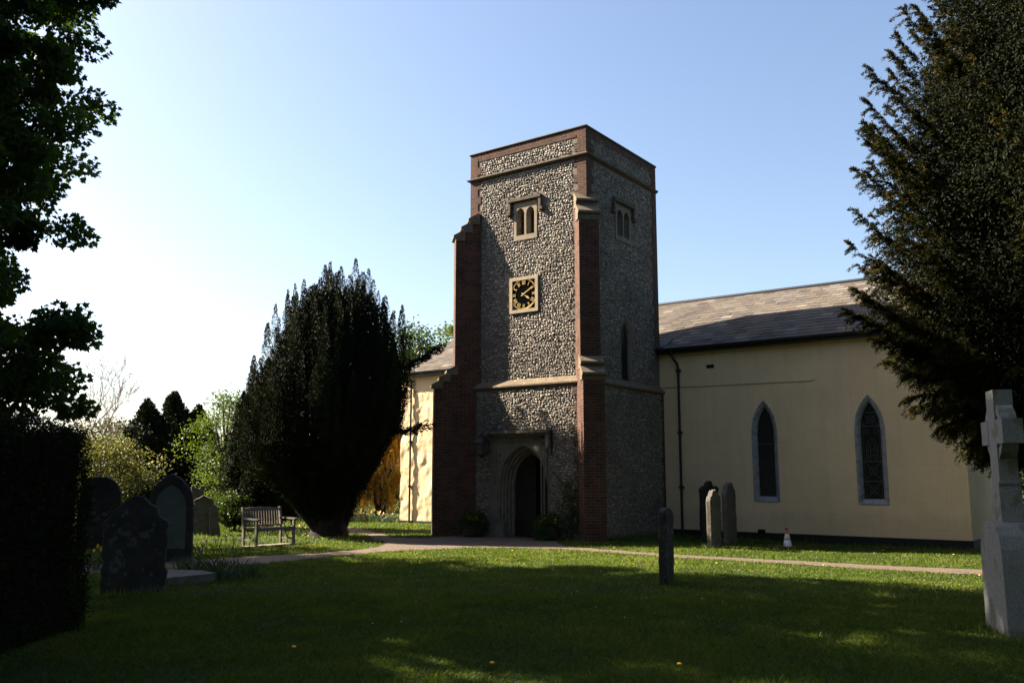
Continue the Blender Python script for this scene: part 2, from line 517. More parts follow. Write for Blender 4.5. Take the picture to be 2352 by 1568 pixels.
def arch_z(x, w, r):
    """height of a pointed arch above its springing at offset x (r = w gives a round one)"""
    Rr = (w * w + r * r) / (2 * w)
    return math.sqrt(max(Rr * Rr - (abs(x) + Rr - w) ** 2, 0))


def panel(mb, a0, a1, z0, z1, holes, f, mat=0):
    A = sorted({a0, a1, *[h for q in holes for h in q[:2]]}); Zs = sorted({z0, z1, *[h for q in holes for h in q[2:]]})
    A = [a for a in A if a0 <= a <= a1]; Zs = [z for z in Zs if z0 <= z <= z1]
    for i in range(len(A) - 1):
        for j in range(len(Zs) - 1):
            ca, cz = (A[i] + A[i + 1]) / 2, (Zs[j] + Zs[j + 1]) / 2
            if any(q[0] < ca < q[1] and q[2] < cz < q[3] for q in holes): continue
            q = [(A[i], Zs[j]), (A[i + 1], Zs[j]), (A[i + 1], Zs[j + 1]), (A[i], Zs[j + 1])]
            mb.quad(*[f(a, 0, z) for a, z in q], mat=mat, uv=q)


def arch_slab(mb, a0, a1, z0, z1, ops, d0, d1, f, mat=0, n=14, sides=True):
    """slab between depth d0 and d1 pierced by arched openings (centre, half width, sill, springing, rise)"""
    cuts = {a0, a1}
    for c, w, zb, zs, r in ops: cuts |= {round(c - w + 2 * w * i / n, 5) for i in range(n + 1)}
    A = sorted(cuts)
    for p, q in zip(A[:-1], A[1:]):
        m = (p + q) / 2
        op = [o for o in ops if abs(m - o[0]) < o[1]]
        if op:
            c, w, zb, zs, r = op[0]
            zp, zq = zs + arch_z(p - c, w, r), zs + arch_z(q - c, w, r)
            mb.quad(f(p, d0, zp), f(q, d0, zq), f(q, d0, z1), f(p, d0, z1), mat, [(p, zp), (q, zq), (q, z1), (p, z1)])
            mb.quad(f(p, d0, zp), f(p, d1, zp), f(q, d1, zq), f(q, d0, zq), mat)
            if zb > z0 + 1e-4:
                mb.quad(f(p, d0, z0), f(q, d0, z0), f(q, d0, zb), f(p, d0, zb), mat, [(p, z0), (q, z0), (q, zb), (p, zb)])
                mb.quad(f(p, d0, zb), f(q, d0, zb), f(q, d1, zb), f(p, d1, zb), mat)
        else:
            mb.quad(f(p, d0, z0), f(q, d0, z0), f(q, d0, z1), f(p, d0, z1), mat, [(p, z0), (q, z0), (q, z1), (p, z1)])
    for c, w, zb, zs, r in ops:
        mb.quad(f(c - w, d0, zb), f(c - w, d1, zb), f(c - w, d1, zs), f(c - w, d0, zs), mat)
        mb.quad(f(c + w, d1, zb), f(c + w, d0, zb), f(c + w, d0, zs), f(c + w, d1, zs), mat)
    if sides:
        mb.quad(f(a0, d1, z0), f(a0, d0, z0), f(a0, d0, z1), f(a0, d1, z1), mat)
        mb.quad(f(a1, d0, z0), f(a1, d1, z0), f(a1, d1, z1), f(a1, d0, z1), mat)
        mb.quad(f(a0, d0, z1), f(a1, d0, z1), f(a1, d1, z1), f(a0, d1, z1), mat)
        mb.quad(f(a0, d1, z0), f(a1, d1, z0), f(a1, d0, z0), f(a0, d0, z0), mat)


def arch_line(c, w, zb, zs, r, n=20):
    return [(c - w, zb), (c - w, zs)] + [(c - w + 2 * w * i / n, zs + arch_z(-w + 2 * w * i / n, w, r)) for i in range(1, n)] + [(c + w, zs), (c + w, zb)]


def ring(mb, A, dA, B, dB, f, mat=0):
    for i in range(len(A) - 1):
        mb.quad(f(A[i][0], dA, A[i][1]), f(B[i][0], dB, B[i][1]), f(B[i + 1][0], dB, B[i + 1][1]), f(A[i + 1][0], dA, A[i + 1][1]), mat)


def arch_face(mb, L, d, f, mat=0):
    """fills an arched outline by vertical columns, given the outline from foot to foot"""
    n = len(L)
    zb = L[0][1]
    for i in range(1, n - 2):
        p, q = L[i], L[i + 1]
        mb.quad(f(p[0], d, zb), f(q[0], d, zb), f(q[0], d, q[1]), f(p[0], d, p[1]), mat, [(p[0], zb), (q[0], zb), q, p])


fF = lambda y0: (lambda a, d, z: (a, y0 + d, z))          # faces on the front
fR = lambda x0: (lambda a, d, z: (x0 - d, a, z))          # faces on the right-hand side

# openings
BEL_F = (-2.50, -1.67, 8.58, 9.74); CLK = (-2.64, -1.63, 6.40, 7.465); DOOR = (-3.26, -1.30, -.3, 2.84)
BEL_R = (1.62, 2.56, 8.62, 9.74); LAN_R = (1.84, 2.46, 4.46, 6.30)
ZS, LO = 4.26, .10      # top of the lower stage and how far it stands out

wall = MB()
panel(wall, -TW, 0, ZS, TH - .05, [BEL_F, CLK], fF(0))
panel(wall, 0, TD, ZS, TH - .05, [BEL_R, LAN_R], fR(0))
panel(wall, -TW - LO, LO, -.4, ZS, [DOOR], fF(-LO))
panel(wall, -LO, TD, -.4, ZS, [], fR(LO))
wall.quad((-TW, TD + .02, ZS), (-TW, 0, ZS), (-TW, 0, TH - .05), (-TW, TD + .02, TH - .05), 0, [(TD, ZS), (0, ZS), (0, TH), (TD, TH)])
wall.quad((-TW - LO, TD, -.4), (-TW - LO, -LO, -.4), (-TW - LO, -LO, ZS), (-TW - LO, TD, ZS), 0, [(TD, 0), (0, 0), (0, ZS), (TD, ZS)])
wall.quad((0, TD, 5), (0, TD + .02, 5), (0, TD + .02, TH - .05), (0, TD, TH - .05))
wall.quad((0, TD + .02, 5), (-TW, TD + .02, 5), (-TW, TD + .02, TH - .05), (0, TD + .02, TH - .05))
wall.quad((-TW, 0, TH - .12), (0, 0, TH - .12), (0, TD, TH - .12), (-TW, TD, TH - .12))


def flints(mb, a0, a1, z0, z1, f, skip, mat):
    """a knapped flint per place in wandering courses, standing out of the mortar"""
    rows = []
    z = z0 + .04
    while z < z1 - .02:
        h = rng.uniform(.044, .078)
        a = a0 + rng.uniform(0, .08)
        while a < a1:
            w = rng.uniform(.045, .108)
            rows.append((a + w / 2, z + h / 2 + rng.normal() * .012, w, h))
            a += w + rng.uniform(.004, .016)
        z += h + rng.uniform(.002, .010)
    P = np.array(rows)
    keep = np.ones(len(P), bool)
    for s in skip:
        keep &= ~((P[:, 0] + P[:, 2] * .42 > s[0]) & (P[:, 0] - P[:, 2] * .42 < s[1]) & (P[:, 1] + P[:, 3] * .42 > s[2]) & (P[:, 1] - P[:, 3] * .42 < s[3]))
    keep &= (P[:, 0] - P[:, 2] * .45 > a0) & (P[:, 0] + P[:, 2] * .45 < a1) & (P[:, 1] + P[:, 3] * .45 < z1)
    P = P[keep]; n = len(P)
    k = 7
    ang = np.arange(k) * 2 * np.pi / k + rng.uniform(0, 6.28, n)[:, None]
    sup = 1.0 / np.maximum(np.abs(np.cos(ang)), np.abs(np.sin(ang))) ** .55
    rj = rng.uniform(.80, 1.06, (n, k))
    lv = []
    tilt = rng.normal(0, .012, (n, 2))
    prot = rng.uniform(.006, .026, n)
    for s, hgt in ((1.0, 0.0), (.90, .62), (.55, 1.0)):
        ca = P[:, :1] + np.cos(ang) * sup * rj * P[:, 2:3] * .5 * s
        cz = P[:, 1:2] + np.sin(ang) * sup * rj * P[:, 3:4] * .5 * s
        d = -(prot[:, None] * hgt + (tilt[:, :1] * np.cos(ang) + tilt[:, 1:] * np.sin(ang)) * (hgt > 0) * s) + (.004 if hgt == 0 else 0)
        d = d + rng.normal(0, .0025, d.shape) * (hgt > 0)
        lv.append(np.stack([ca, d, cz], -1))
    Vv = np.concatenate(lv, 1)                                   # n, 3k, 3
    pts = np.array([f(*p) for p in Vv.reshape(-1, 3)]) if False else None
    A_, D_, Z_ = Vv[..., 0].ravel(), Vv[..., 1].ravel(), Vv[..., 2].ravel()
    O = np.array(f(0, 0, 0), float); ea = np.array(f(1, 0, 0)) - O; ed = np.array(f(0, 1, 0)) - O; ez = np.array(f(0, 0, 1)) - O
    pts = O + A_[:, None] * ea + D_[:, None] * ed + Z_[:, None] * ez
    base = np.arange(n)[:, None] * 3 * k
    j = np.arange(k); j2 = (j + 1) % k
    v = np.clip(rng.beta(1.35, 1.55, n) + .10 * np.sin(P[:, 0] * 1.9 + P[:, 1] * .8) * np.sin(P[:, 1] * 1.3), 0, 1)
    q = []
    for l in (0, 1):
        q.append(np.stack([base + l * k + j, base + l * k + j2, base + (l + 1) * k + j2, base + (l + 1) * k + j], -1).reshape(-1, 4))
    mb.add(pts, q[0], mat, None, np.repeat(v * .55, k))
    mb.L.append((q[1] + mb.n - len(pts)).ravel()); mb.S.append(np.full(len(q[1]), 4)); mb.M.append(np.full(len(q[1]), mat)); mb.UV.append(np.zeros((len(q[1]) * 4, 2)))
    mb.VAL.append(np.clip(np.repeat(v, k) + rng.normal(0, .07, n * k), 0, 1))
    top = (base + 2 * k + j)
    mb.L.append((top + mb.n - len(pts)).ravel()); mb.S.append(np.full(n, k)); mb.M.append(np.full(n, mat)); mb.UV.append(np.zeros((n * k, 2)))
    mb.VAL.append(np.clip(v + rng.normal(0, .05, n), 0, 1))


QW = .40
flints(wall, -TW + .02, 0, ZS + .17, TH - .32, fF(0), [BEL_F, CLK, (-TW, -TW + .36, 0, 20), (-.42, .1, 0, 20), (-9, 9, 10.66, 10.86), (-2.8, -1.4, 9.72, 9.92)], 1)
flints(wall, 0, TD - .3, ZS + .17, TH - .2, fR(0), [BEL_R, LAN_R, (-.1, .40, 0, 20), (-9, 9, 10.66, 10.86), (1.5, 2.7, 9.72, 9.90)], 1)
flints(wall, -TW - LO, -.30, 0.0, ZS - .05, fF(-LO), [(-3.30, -1.26, -1, 2.98), (-TW - .2, -TW + .3, -1, 20)], 1)
flints(wall, .35, TD - .02, -.05, ZS - .05, fR(LO), [], 1)
fL = lambda x0: (lambda a, d, z: (x0 + d, TD - a, z))
flints(wall, .3, TD - .4, ZS + .17, TH - .2, fL(-TW), [(-9, 9, 10.66, 10.86)], 1)
flints(wall, 0.02, TD - .3, -.05, ZS - .05, fL(-TW - LO), [], 1)
wall.build('tower_wall', [M['mortar'], M['flint']], church)

# brick dressings: toothed quoins and the strip under the coping
def quoin(f, a_edge, sgn, z0, z1, w0=.29, w1=.41, proud=.022):
    z = z0; i = 0; quo = MB()
    while z < z1 - .05:
        h = min(.234, z1 - z)
        w = (w0 if i % 2 else w1) + rng.uniform(-.02, .02)
        a, b = sorted((a_edge, a_edge + sgn * w))
        F = lambda x, y, zz: f(x, -y, zz)
        quo.box(a, b, -.002, proud + (i % 2) * .001, z, z + h, f=F) if False else None
        q = [(a, z), (b, z), (b, z + h), (a, z + h)]
        quo.quad(*[f(x, -proud, zz) for x, zz in q], uv=q)
        e = b if sgn > 0 else a
        s = [(e, -proud), (e, .01)] if sgn > 0 else [(e, .01), (e, -proud)]
        quo.quad(f(s[0][0], s[0][1], z), f(s[1][0], s[1][1], z), f(s[1][0], s[1][1], z + h), f(s[0][0], s[0][1], z + h), uv=[(0, z), (.02, z), (.02, z + h), (0, z + h)])
        for zz in (z, z + h): quo.quad(f(a, -proud, zz), f(b, -proud, zz), f(b, .01, zz), f(a, .01, zz), uv=[(a, zz + .02), (b, zz + .02), (b, zz + .03), (a, zz + .03)])
        z += h; i += 1
    quo.build('brick_quoin', M['brick'], church)
quoin(fF(0), -TW - .022, 1, ZS + .1, TH - .06)
quoin(fF(0), .022, -1, ZS + .1, TH - .06)
quoin(fR(0), -.022, 1, ZS + .1, TH - .06, .30, .42)
quoin(fR(0), TD + .01, -1, ZS + 1.3, TH - .06, .26, .36)
quoin(fF(-LO), -.08, -1, -.3, ZS - .02, .24, .34)
quoin(fR(LO), TD - .001, -1, -.3, ZS - .02, .10, .16)
for f, a, b in ((fF(0), -TW + .3, -.3), (fR(0), .3, TD - .3)):
    quo = MB(); q = [(a, TH - .30), (b, TH - .30), (b, TH - .06), (a, TH - .06)]
    quo.quad(*[f(x, -.019, z) for x, z in q], uv=q)
    quo.quad(f(a, .01, TH - .30), f(b, .01, TH - .30), f(b, -.019, TH - .30), f(a, -.019, TH - .30))
    quo.build('brick_band', M['brick'], church)

# coping and the two string courses (wrapped round the visible sides)
def wrap(mb, prof, x0, x1, y0, y1, mat=0):
    """outline (out, z) carried round left, front and right sides with mitred corners"""
    C = []
    for o, z in prof:
        C.append([(x0 - o, y1, z), (x0 - o, y0 - o, z), (x1 + o, y0 - o, z), (x1 + o, y1, z)])
    n = len(prof)
    for i in range(n):
        j = (i + 1) % n
        for s in range(3):
            mb.quad(C[i][s], C[i][s + 1], C[j][s + 1], C[j][s], mat)
cop = MB()
wrap(cop, [(-.2, TH - .06), (.045, TH - .06), (.06, TH - .03), (.05, TH), (-.2, TH + .03)], -TW, 0, 0, TD + .02)
cop.quad((-TW + .1, .1, TH + .028), (-.1, .1, TH + .028), (-.1, TD, TH + .028), (-TW + .1, TD, TH + .028))
cop.build('coping', M['coping'], church)
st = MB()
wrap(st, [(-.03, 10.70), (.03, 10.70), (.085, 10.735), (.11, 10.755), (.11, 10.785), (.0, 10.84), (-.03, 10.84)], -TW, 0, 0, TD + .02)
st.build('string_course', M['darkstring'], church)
st = MB()
wrap(st, [(-.02, ZS - .06), (LO + .03, ZS - .06), (LO + .08, ZS - .01), (LO + .08, ZS + .03), (.0, ZS + .21), (-.02, ZS + .21)], -TW, 0, 0, TD)
st.build('string_course', M['cutstone'], church)

# diagonal buttresses
def buttress(cx, cy, ang, o1, o2, hw1=.285, hw2=.295):
    oo = np.array([math.cos(ang), math.sin(ang)]); nn = np.array([-math.sin(ang), math.cos(ang)])
    F = lambda o, z, n: (cx + oo[0] * o + nn[0] * n, cy + oo[1] * o + nn[1] * n, z)
    b = MB()
    zt = 9.62
    b.prism([(-.45, 4.0), (o1, 4.0), (o1, 8.80), (-.18, zt), (-.45, zt)], -hw1, hw1, F)
    b.prism([(-.45, -.4), (o2, -.4), (o2, 4.28), (o1 - .04, 4.92), (-.45, 4.92)], -hw2, hw2, F)
    root = b.build('buttress', M['brick'], church)
    for (oa, za, ob, zb, hw) in ((-.18, zt, o1, 8.80, hw1), (o1 - .04, 4.92, o2, 4.28, hw2)):
        w = MB()
        steps = 2 if ob - oa < .6 else 3
        for k in range(steps):
            p0, p1 = k / steps, (k + 1) / steps
            a0_, a1_ = oa + (ob - oa) * p0, oa + (ob - oa) * p1
            z0_, z1_ = za + (zb - za) * p0, za + (zb - za) * p1
            e = hw + .028 + .004 * k
            zl = z0_ - .5 * (z0_ - z1_)
            w.prism([(a0_ - .05, z0_ + .03), (a0_ - .05, z1_ - .03), (a1_ + .004, z1_ - .03), (a1_ + .004, zl - .085), (a1_ + .075, zl - .06), (a1_ + .075, zl), (a0_ + .012, z0_ + .03)], -e, e, F)
        w.build('weathering', M['cutstone'], root)
    return root
buttress(0, 0, R(-45), .26, .58)
buttress(-TW, 0, R(-135), .50, 1.10)

# belfry windows
def belfry(f, a0, a1, z0, z1, st='windowstone'):
    hood = True
    fr = MB()
    m = (a0 + a1) / 2; w = (a1 - a0) / 2
    hw = w * .345; off = w * .43
    ops = [(m - off, hw, z0 + .15, z1 - .36, hw * 1.25), (m + off, hw, z0 + .15, z1 - .36, hw * 1.25)]
    arch_slab(fr, a0, a1, z0, z1, ops, -.03, .05, f)
    ops2 = [(c, h * .80, zb + .02, zs - .01, r * .92) for c, h, zb, zs, r in ops]
    for o1_, o2_ in zip(ops, ops2):
        ring(fr, arch_line(*o1_), .05, arch_line(*o2_), .14, f)
        ring(fr, arch_line(*o2_), .14, arch_line(*o2_), .32, f)
        fr.quad(f(o1_[0] - o1_[1], .05, o1_[2]), f(o1_[0] + o1_[1], .05, o1_[2]), f(o2_[0] + o2_[1], .32, o2_[2]), f(o2_[0] - o2_[1], .32, o2_[2]))
    root = fr.build('belfry_window', M[st], church)
    if hood:
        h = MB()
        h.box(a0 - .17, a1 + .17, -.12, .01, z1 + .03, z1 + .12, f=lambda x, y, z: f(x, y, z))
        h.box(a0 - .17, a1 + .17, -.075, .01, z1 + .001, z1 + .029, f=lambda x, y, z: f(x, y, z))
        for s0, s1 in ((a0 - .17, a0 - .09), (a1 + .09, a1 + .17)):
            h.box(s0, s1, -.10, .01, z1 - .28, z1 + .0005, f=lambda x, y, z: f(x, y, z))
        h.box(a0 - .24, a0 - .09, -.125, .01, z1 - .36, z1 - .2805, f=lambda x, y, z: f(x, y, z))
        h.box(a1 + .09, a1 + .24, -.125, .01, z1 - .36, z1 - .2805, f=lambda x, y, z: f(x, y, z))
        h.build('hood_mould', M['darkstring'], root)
    for o in ops2:
        lv = MB()
        c, h_, zb, zs, r = o
        k = 0
        z = zb + .03
        while z < zs + r * .8:
            hh = h_ if z < zs else h_ * math.sqrt(max(.05, 1 - ((z - zs) / r) ** 2))
            lv.quad(f(c - hh, .17, z), f(c + hh, .17, z), f(c + hh, .28, z + .085), f(c - hh, .28, z + .085))
            lv.quad(f(c - hh, .17, z - .012), f(c + hh, .17, z - .012), f(c + hh, .17, z), f(c - hh, .17, z))
            z += .085
        lv.quad(f(c - h_, .33, zb), f(c + h_, .33, zb), f(c + h_, .33, zs + r), f(c - h_, .33, zs + r))
        lv.build('louvre', M['louvre'], root)
belfry(fF(0), *BEL_F)
belfry(fR(0), *BEL_R, st='doorstone')

# lancet on the right-hand side of the tower
f = fR(0)
ln = MB(); c_ = (LAN_R[0] + LAN_R[1]) / 2
Lo = arch_line(c_, .31, 4.44, 5.72, .58); Lm = arch_line(c_, .245, 4.50, 5.72, .47)
ring(ln, Lo, -.03, Lm, .02, f); ring(ln, Lm, .02, arch_line(c_, .225, 4.52, 5.71, .44), .10, f); ring(ln, arch_line(c_, .315, 4.44, 5.72, .585), .05, Lo, -.03, f)
arch_slab(ln, LAN_R[0], LAN_R[1], LAN_R[2], LAN_R[3], [(c_, .305, 4.46, 5.72, .575)], -.008, .1, f, mat=1, sides=False)
lo = ln.build('lancet_window', [M['doorstone'], M['mortar']], church)
gl = MB(); arch_face(gl, arch_line(c_, .24, 4.45, 5.72, .46), .085, f); gl.build('glass', M['glass'], lo)

# clock
ck = MB(); f = fF(0)
a0, a1, z0, z1 = CLK
mc, mz = -2.13, 6.935
t_ = .10
ck.box(a0, a1, -.06, .10, z0, z0 + t_); ck.box(a0, a1, -.06, .10, z1 - t_, z1)
ck.box(a0, a0 + t_, -.06, .10, z0 + t_, z1 - t_); ck.box(a1 - t_, a1, -.06, .10, z0 + t_, z1 - t_)
ck.quad((a0, .07, z0), (a1, .07, z0), (a1, .07, z1), (a0, .07, z1))
clock = ck.build('clock', M['stone'], church)
fc = lambda r, an, d: (mc + r * math.sin(an), d, mz + r * math.cos(an))
dl = MB(); N = 64
RD = .455
for i in range(N):
    p, q = 2 * math.pi * i / N, 2 * math.pi * (i + 1) / N
    dl.add([fc(0, 0, -.035), fc(RD - .05, q, -.032), fc(RD - .05, p, -.032)], [[0, 2, 1]])
    dl.quad(fc(RD - .05, p, -.032), fc(RD, p, -.045), fc(RD, q, -.045), fc(RD - .05, q, -.032))
    dl.quad(fc(RD, p, -.045), fc(RD, p, .07), fc(RD, q, .07), fc(RD, q, -.045))
dial = dl.build('dial', M['dial'], clock)
gm = MB()
def gring(r0, r1, d, mb, n=64):
    for i in range(n):
        p, q = 2 * math.pi * i / n, 2 * math.pi * (i + 1) / n
        mb.quad(fc(r0, p, d), fc(r1, p, d), fc(r1, q, d), fc(r0, q, d))
gring(RD - .012, RD + .002, -.049, gm)
for i in range(60):
    an = 2 * math.pi * i / 60; w = .004
    gm.quad(fc(RD - .045, an - w / RD, -.044), fc(RD - .022, an - w / RD, -.049), fc(RD - .022, an + w / RD, -.049), fc(RD - .045, an + w / RD, -.044))
def stroke(an, x0, y0, x1, y1, w, d=-.052):
    """a bar in a numeral's own frame: x across, y outwards from the dial centre"""
    dx, dy = x1 - x0, y1 - y0; L = math.hypot(dx, dy); px, py = -dy / L * w / 2, dx / L * w / 2
    P = [(x0 - px, y0 - py), (x1 - px, y1 - py), (x1 + px, y1 + py), (x0 + px, y0 + py)]
    def T(x, y, dd): return (mc + y * math.sin(an) + x * math.cos(an), dd, mz + y * math.cos(an) - x * math.sin(an))
    gm.quad(*[T(x, y, d) for x, y in P][::-1])
    for i in range(4):
        p, q = P[i], P[(i + 1) % 4]
        gm.quad(T(*p, d), T(*q, d), T(*q, -.03), T(*p, -.03))
ROM = ['XII', 'I', 'II', 'III', 'IIII', 'V', 'VI', 'VII', 'VIII', 'IX', 'X', 'XI']
r0, r1 = .295, .395
for h, s in enumerate(ROM):
    an = 2 * math.pi * h / 12
    wd = {'I': .030, 'V': .062, 'X': .062}
    tot = sum(wd[c] for c in s); x = -tot / 2
    for c in s:
        w = wd[c]; xm = x + w / 2
        if c == 'I':
            stroke(an, xm, r0, xm, r1, .0125)
        elif c == 'V':
            stroke(an, xm, r0, xm - .024, r1, .015); stroke(an, xm, r0, xm + .024, r1, .008)
        else:
            stroke(an, xm + .024, r0, xm - .024, r1, .015); stroke(an, xm - .024, r0, xm + .024, r1, .008)
        x += w
    stroke(an, -tot / 2, r0 + .003, tot / 2, r0 + .003, .006); stroke(an, -tot / 2, r1 - .003, tot / 2, r1 - .003, .006)
gm.build('numeral', M['gold'], dial)
def hand(an, pts, d, name):
    h = MB()
    T = lambda x, y, dd: (mc + y * math.sin(an) + x * math.cos(an), dd, mz + y * math.cos(an) - x * math.sin(an))
    P = pts + [(-x, y) for x, y in pts[::-1]]
    h.poly([T(x, y, d) for x, y in P][::-1])
    for i in range(len(P)):
        p, q = P[i], P[(i + 1) % len(P)]
        h.quad(T(*p, d), T(*q, d), T(*q, d + .012), T(*p, d + .012))
    return h.build(name, M['gold'], clock)
hand(R(60), [(.010, -.09), (.014, -.02), (.024, 0), (.014, .03), (.013, .30), (.020, .33), (.003, .39)], -.085, 'minute_hand')
hand(R(125), [(.010, -.08), (.014, -.02), (.024, 0), (.015, .03), (.014, .13), (.040, .175), (.018, .21), (.003, .27)], -.070, 'hour_hand')

# doorway: square-headed surround with a moulded pointed arch, label mould over it
f = fF(-LO)
dr = MB(); ctr = -2.10
A0 = (ctr, .80, -.3, 1.50, 1.06)
arch_slab(dr, DOOR[0], DOOR[1], -.3, DOOR[3], [A0], -.05, .02, f, n=22)
prev = (A0, .02)
for w, zs, r, d in ((.76, 1.50, 1.02, .06), (.76, 1.5, 1.02, .12), (.70, 1.49, .96, .13), (.70, 1.49, .96, .22), (.655, 1.48, .91, .24), (.655, 1.48, .91, .32), (.60, 1.47, .86, .36), (.60, 1.47, .86, .46)):
    cur = ((ctr, w, -.3, zs, r), d)
    ring(dr, arch_line(*prev[0], n=22), prev[1], arch_line(*cur[0], n=22), cur[1], f)
    prev = cur
for x in (-3.10, -2.985):
    dr.tube([f(x, -.052, .45), f(x, -.052, 2.66)], .026, 8)
for x in (-1.47, -1.375):
    dr.tube([f(x, -.052, .45), f(x, -.052, 2.66)], .024, 8)
for zz in (2.665, 2.74):
    dr.tube([f(-3.12, -.052, zz), f(-1.36, -.052, zz)], .022, 8)
dr.box(-3.30, -2.72, -.19, -.04, -.3, .40, f=lambda x, y, z: (x, y - LO + .05, z)); dr.box(-1.48, -1.26, -.19, -.04, -.3, .40, f=lambda x, y, z: (x, y - LO + .05, z))
doorway = dr.build('doorway', M['doorstone'], church)
hd = MB()
hd.box(DOOR[0] - .10, DOOR[1] + .10, -LO - .21, -LO, 2.90, 2.985); hd.box(DOOR[0] - .07, DOOR[1] + .07, -LO - .15, -LO, 2.841, 2.899)
hd.box(DOOR[0] - .10, DOOR[0] - .001, -LO - .13, -LO, 2.45, 2.8405); hd.box(DOOR[1] + .001, DOOR[1] + .10, -LO - .13, -LO, 2.45, 2.8405)
hd.build('hood_mould', M['doorstone'], doorway)
dd = MB()
Ld = [(x, z) for x, z in arch_line(ctr, .595, -.3, 1.465, .855)]
for i in range(1, len(Ld) - 2):
    p, q = Ld[i], Ld[i + 1]
    if (p[0] + q[0]) / 2 < ctr + .10:
        dd.quad(f(p[0], .43, -.3), f(q[0], .43, -.3), f(q[0], .43, q[1]), f(p[0], .43, p[1]))
for k in range(6):
    x = ctr - .55 + k * .11
    dd.box(x, x + .012, -LO + .418, -LO + .43, -.2, 1.5)
dd.box(ctr - .59, ctr + .08, -LO + .405, -LO + .43, .45, .53); dd.box(ctr - .59, ctr + .08, -LO + .405, -LO + .43, 1.30, 1.38)
dd.build('door', M['door'], church)
it = MB()
it.box(ctr - 1.2, ctr + 1.2, .5, 3.2, -.3, 2.9, f=lambda x, y, z: (x, 3.7 - y, z))
it.build('porch_interior', M['dark'], church)

# nave: long wall, right return, gables
WIN = [(3.29, .37, .98, 2.97, .90), (6.21, .385, .94, 2.97, .90)]
nv = MB(); f = fF(TD)
arch_slab(nv, 0, XR, -.4, 5.62, WIN, 0, .10, f, sides=False)
# left run: lumpy old render on rubble
na, nz = 180, 110
av = np.linspace(XL, -TW, na); zv = np.linspace(-.4, 5.62, nz)
AA, ZZ = np.meshgrid(av, zv)
def vnoise(x, y, s, seed):
    r = np.random.default_rng(seed); g = r.normal(size=(80, 80))
    x = x / s + 40; y = y / s + 40
    i, j = np.floor(x).astype(int) % 79, np.floor(y).astype(int) % 79
    u, v = ss(x - np.floor(x)), ss(y - np.floor(y))
    return (g[i, j] * (1 - u) + g[i + 1, j] * u) * (1 - v) + (g[i, j + 1] * (1 - u) + g[i + 1, j + 1] * u) * v
dep = .016 * vnoise(AA, ZZ, .33, 1) + .012 * vnoise(AA, ZZ, .16, 2) + .004 * vnoise(AA, ZZ, .07, 3)
dep = dep * .72 + .0035 * vnoise(AA, ZZ, .11, 4)
dep *= ss((5.3 - ZZ) / .8) * .9 + .1
b0 = (np.arange(nz - 1)[:, None] * na + np.arange(na - 1)[None]).ravel()
Fq = np.stack([b0, b0 + 1, b0 + na + 1, b0 + na], -1)
PV = np.stack([AA, TD + dep - .02, ZZ], -1).reshape(-1, 3)
nv.add(PV, Fq, 0, np.stack([AA, ZZ], -1).reshape(-1, 2)[Fq.ravel()])
RY, RZ = 8.75, 7.98     # ridge
EY, EZ = TD, 5.62
BY = 2 * RY - TD
for x, s in ((XR, 1), (XL, -1)):
    P = [(x, TD, -.4), (x, BY, -.4), (x, BY, EZ), (x, RY, RZ - .12), (x, TD, EZ)]
    nv.poly(P if s > 0 else P[::-1], 0, [(p[1], p[2]) for p in (P if s > 0 else P[::-1])])
nv.quad((XR, BY, -.4), (XL, BY, -.4), (XL, BY, EZ), (XR, BY, EZ))
nv.build('nave_wall', M['render'], church)
pl = MB()
pl.box(-.0 + LO + .001, XR + .012, TD - .014, TD - .0005, -.5, .085, f=lambda x, y, z: (x, y, z + .045 * max(0, (4 - x) / 4) if z > 0 else z))
pl.build('plinth', M['plinth'], church); pl = MB()
pl.box(XR + .0005, XR + .014, TD, BY, -.5, .09)
pl.build('plinth', M['plinth'], church); pl = MB()
pl.box(XL - .012, -TW - LO - .001, TD - .06, TD - .001, -.5, .10)
pl.build('plinth', M['plinth'], church)

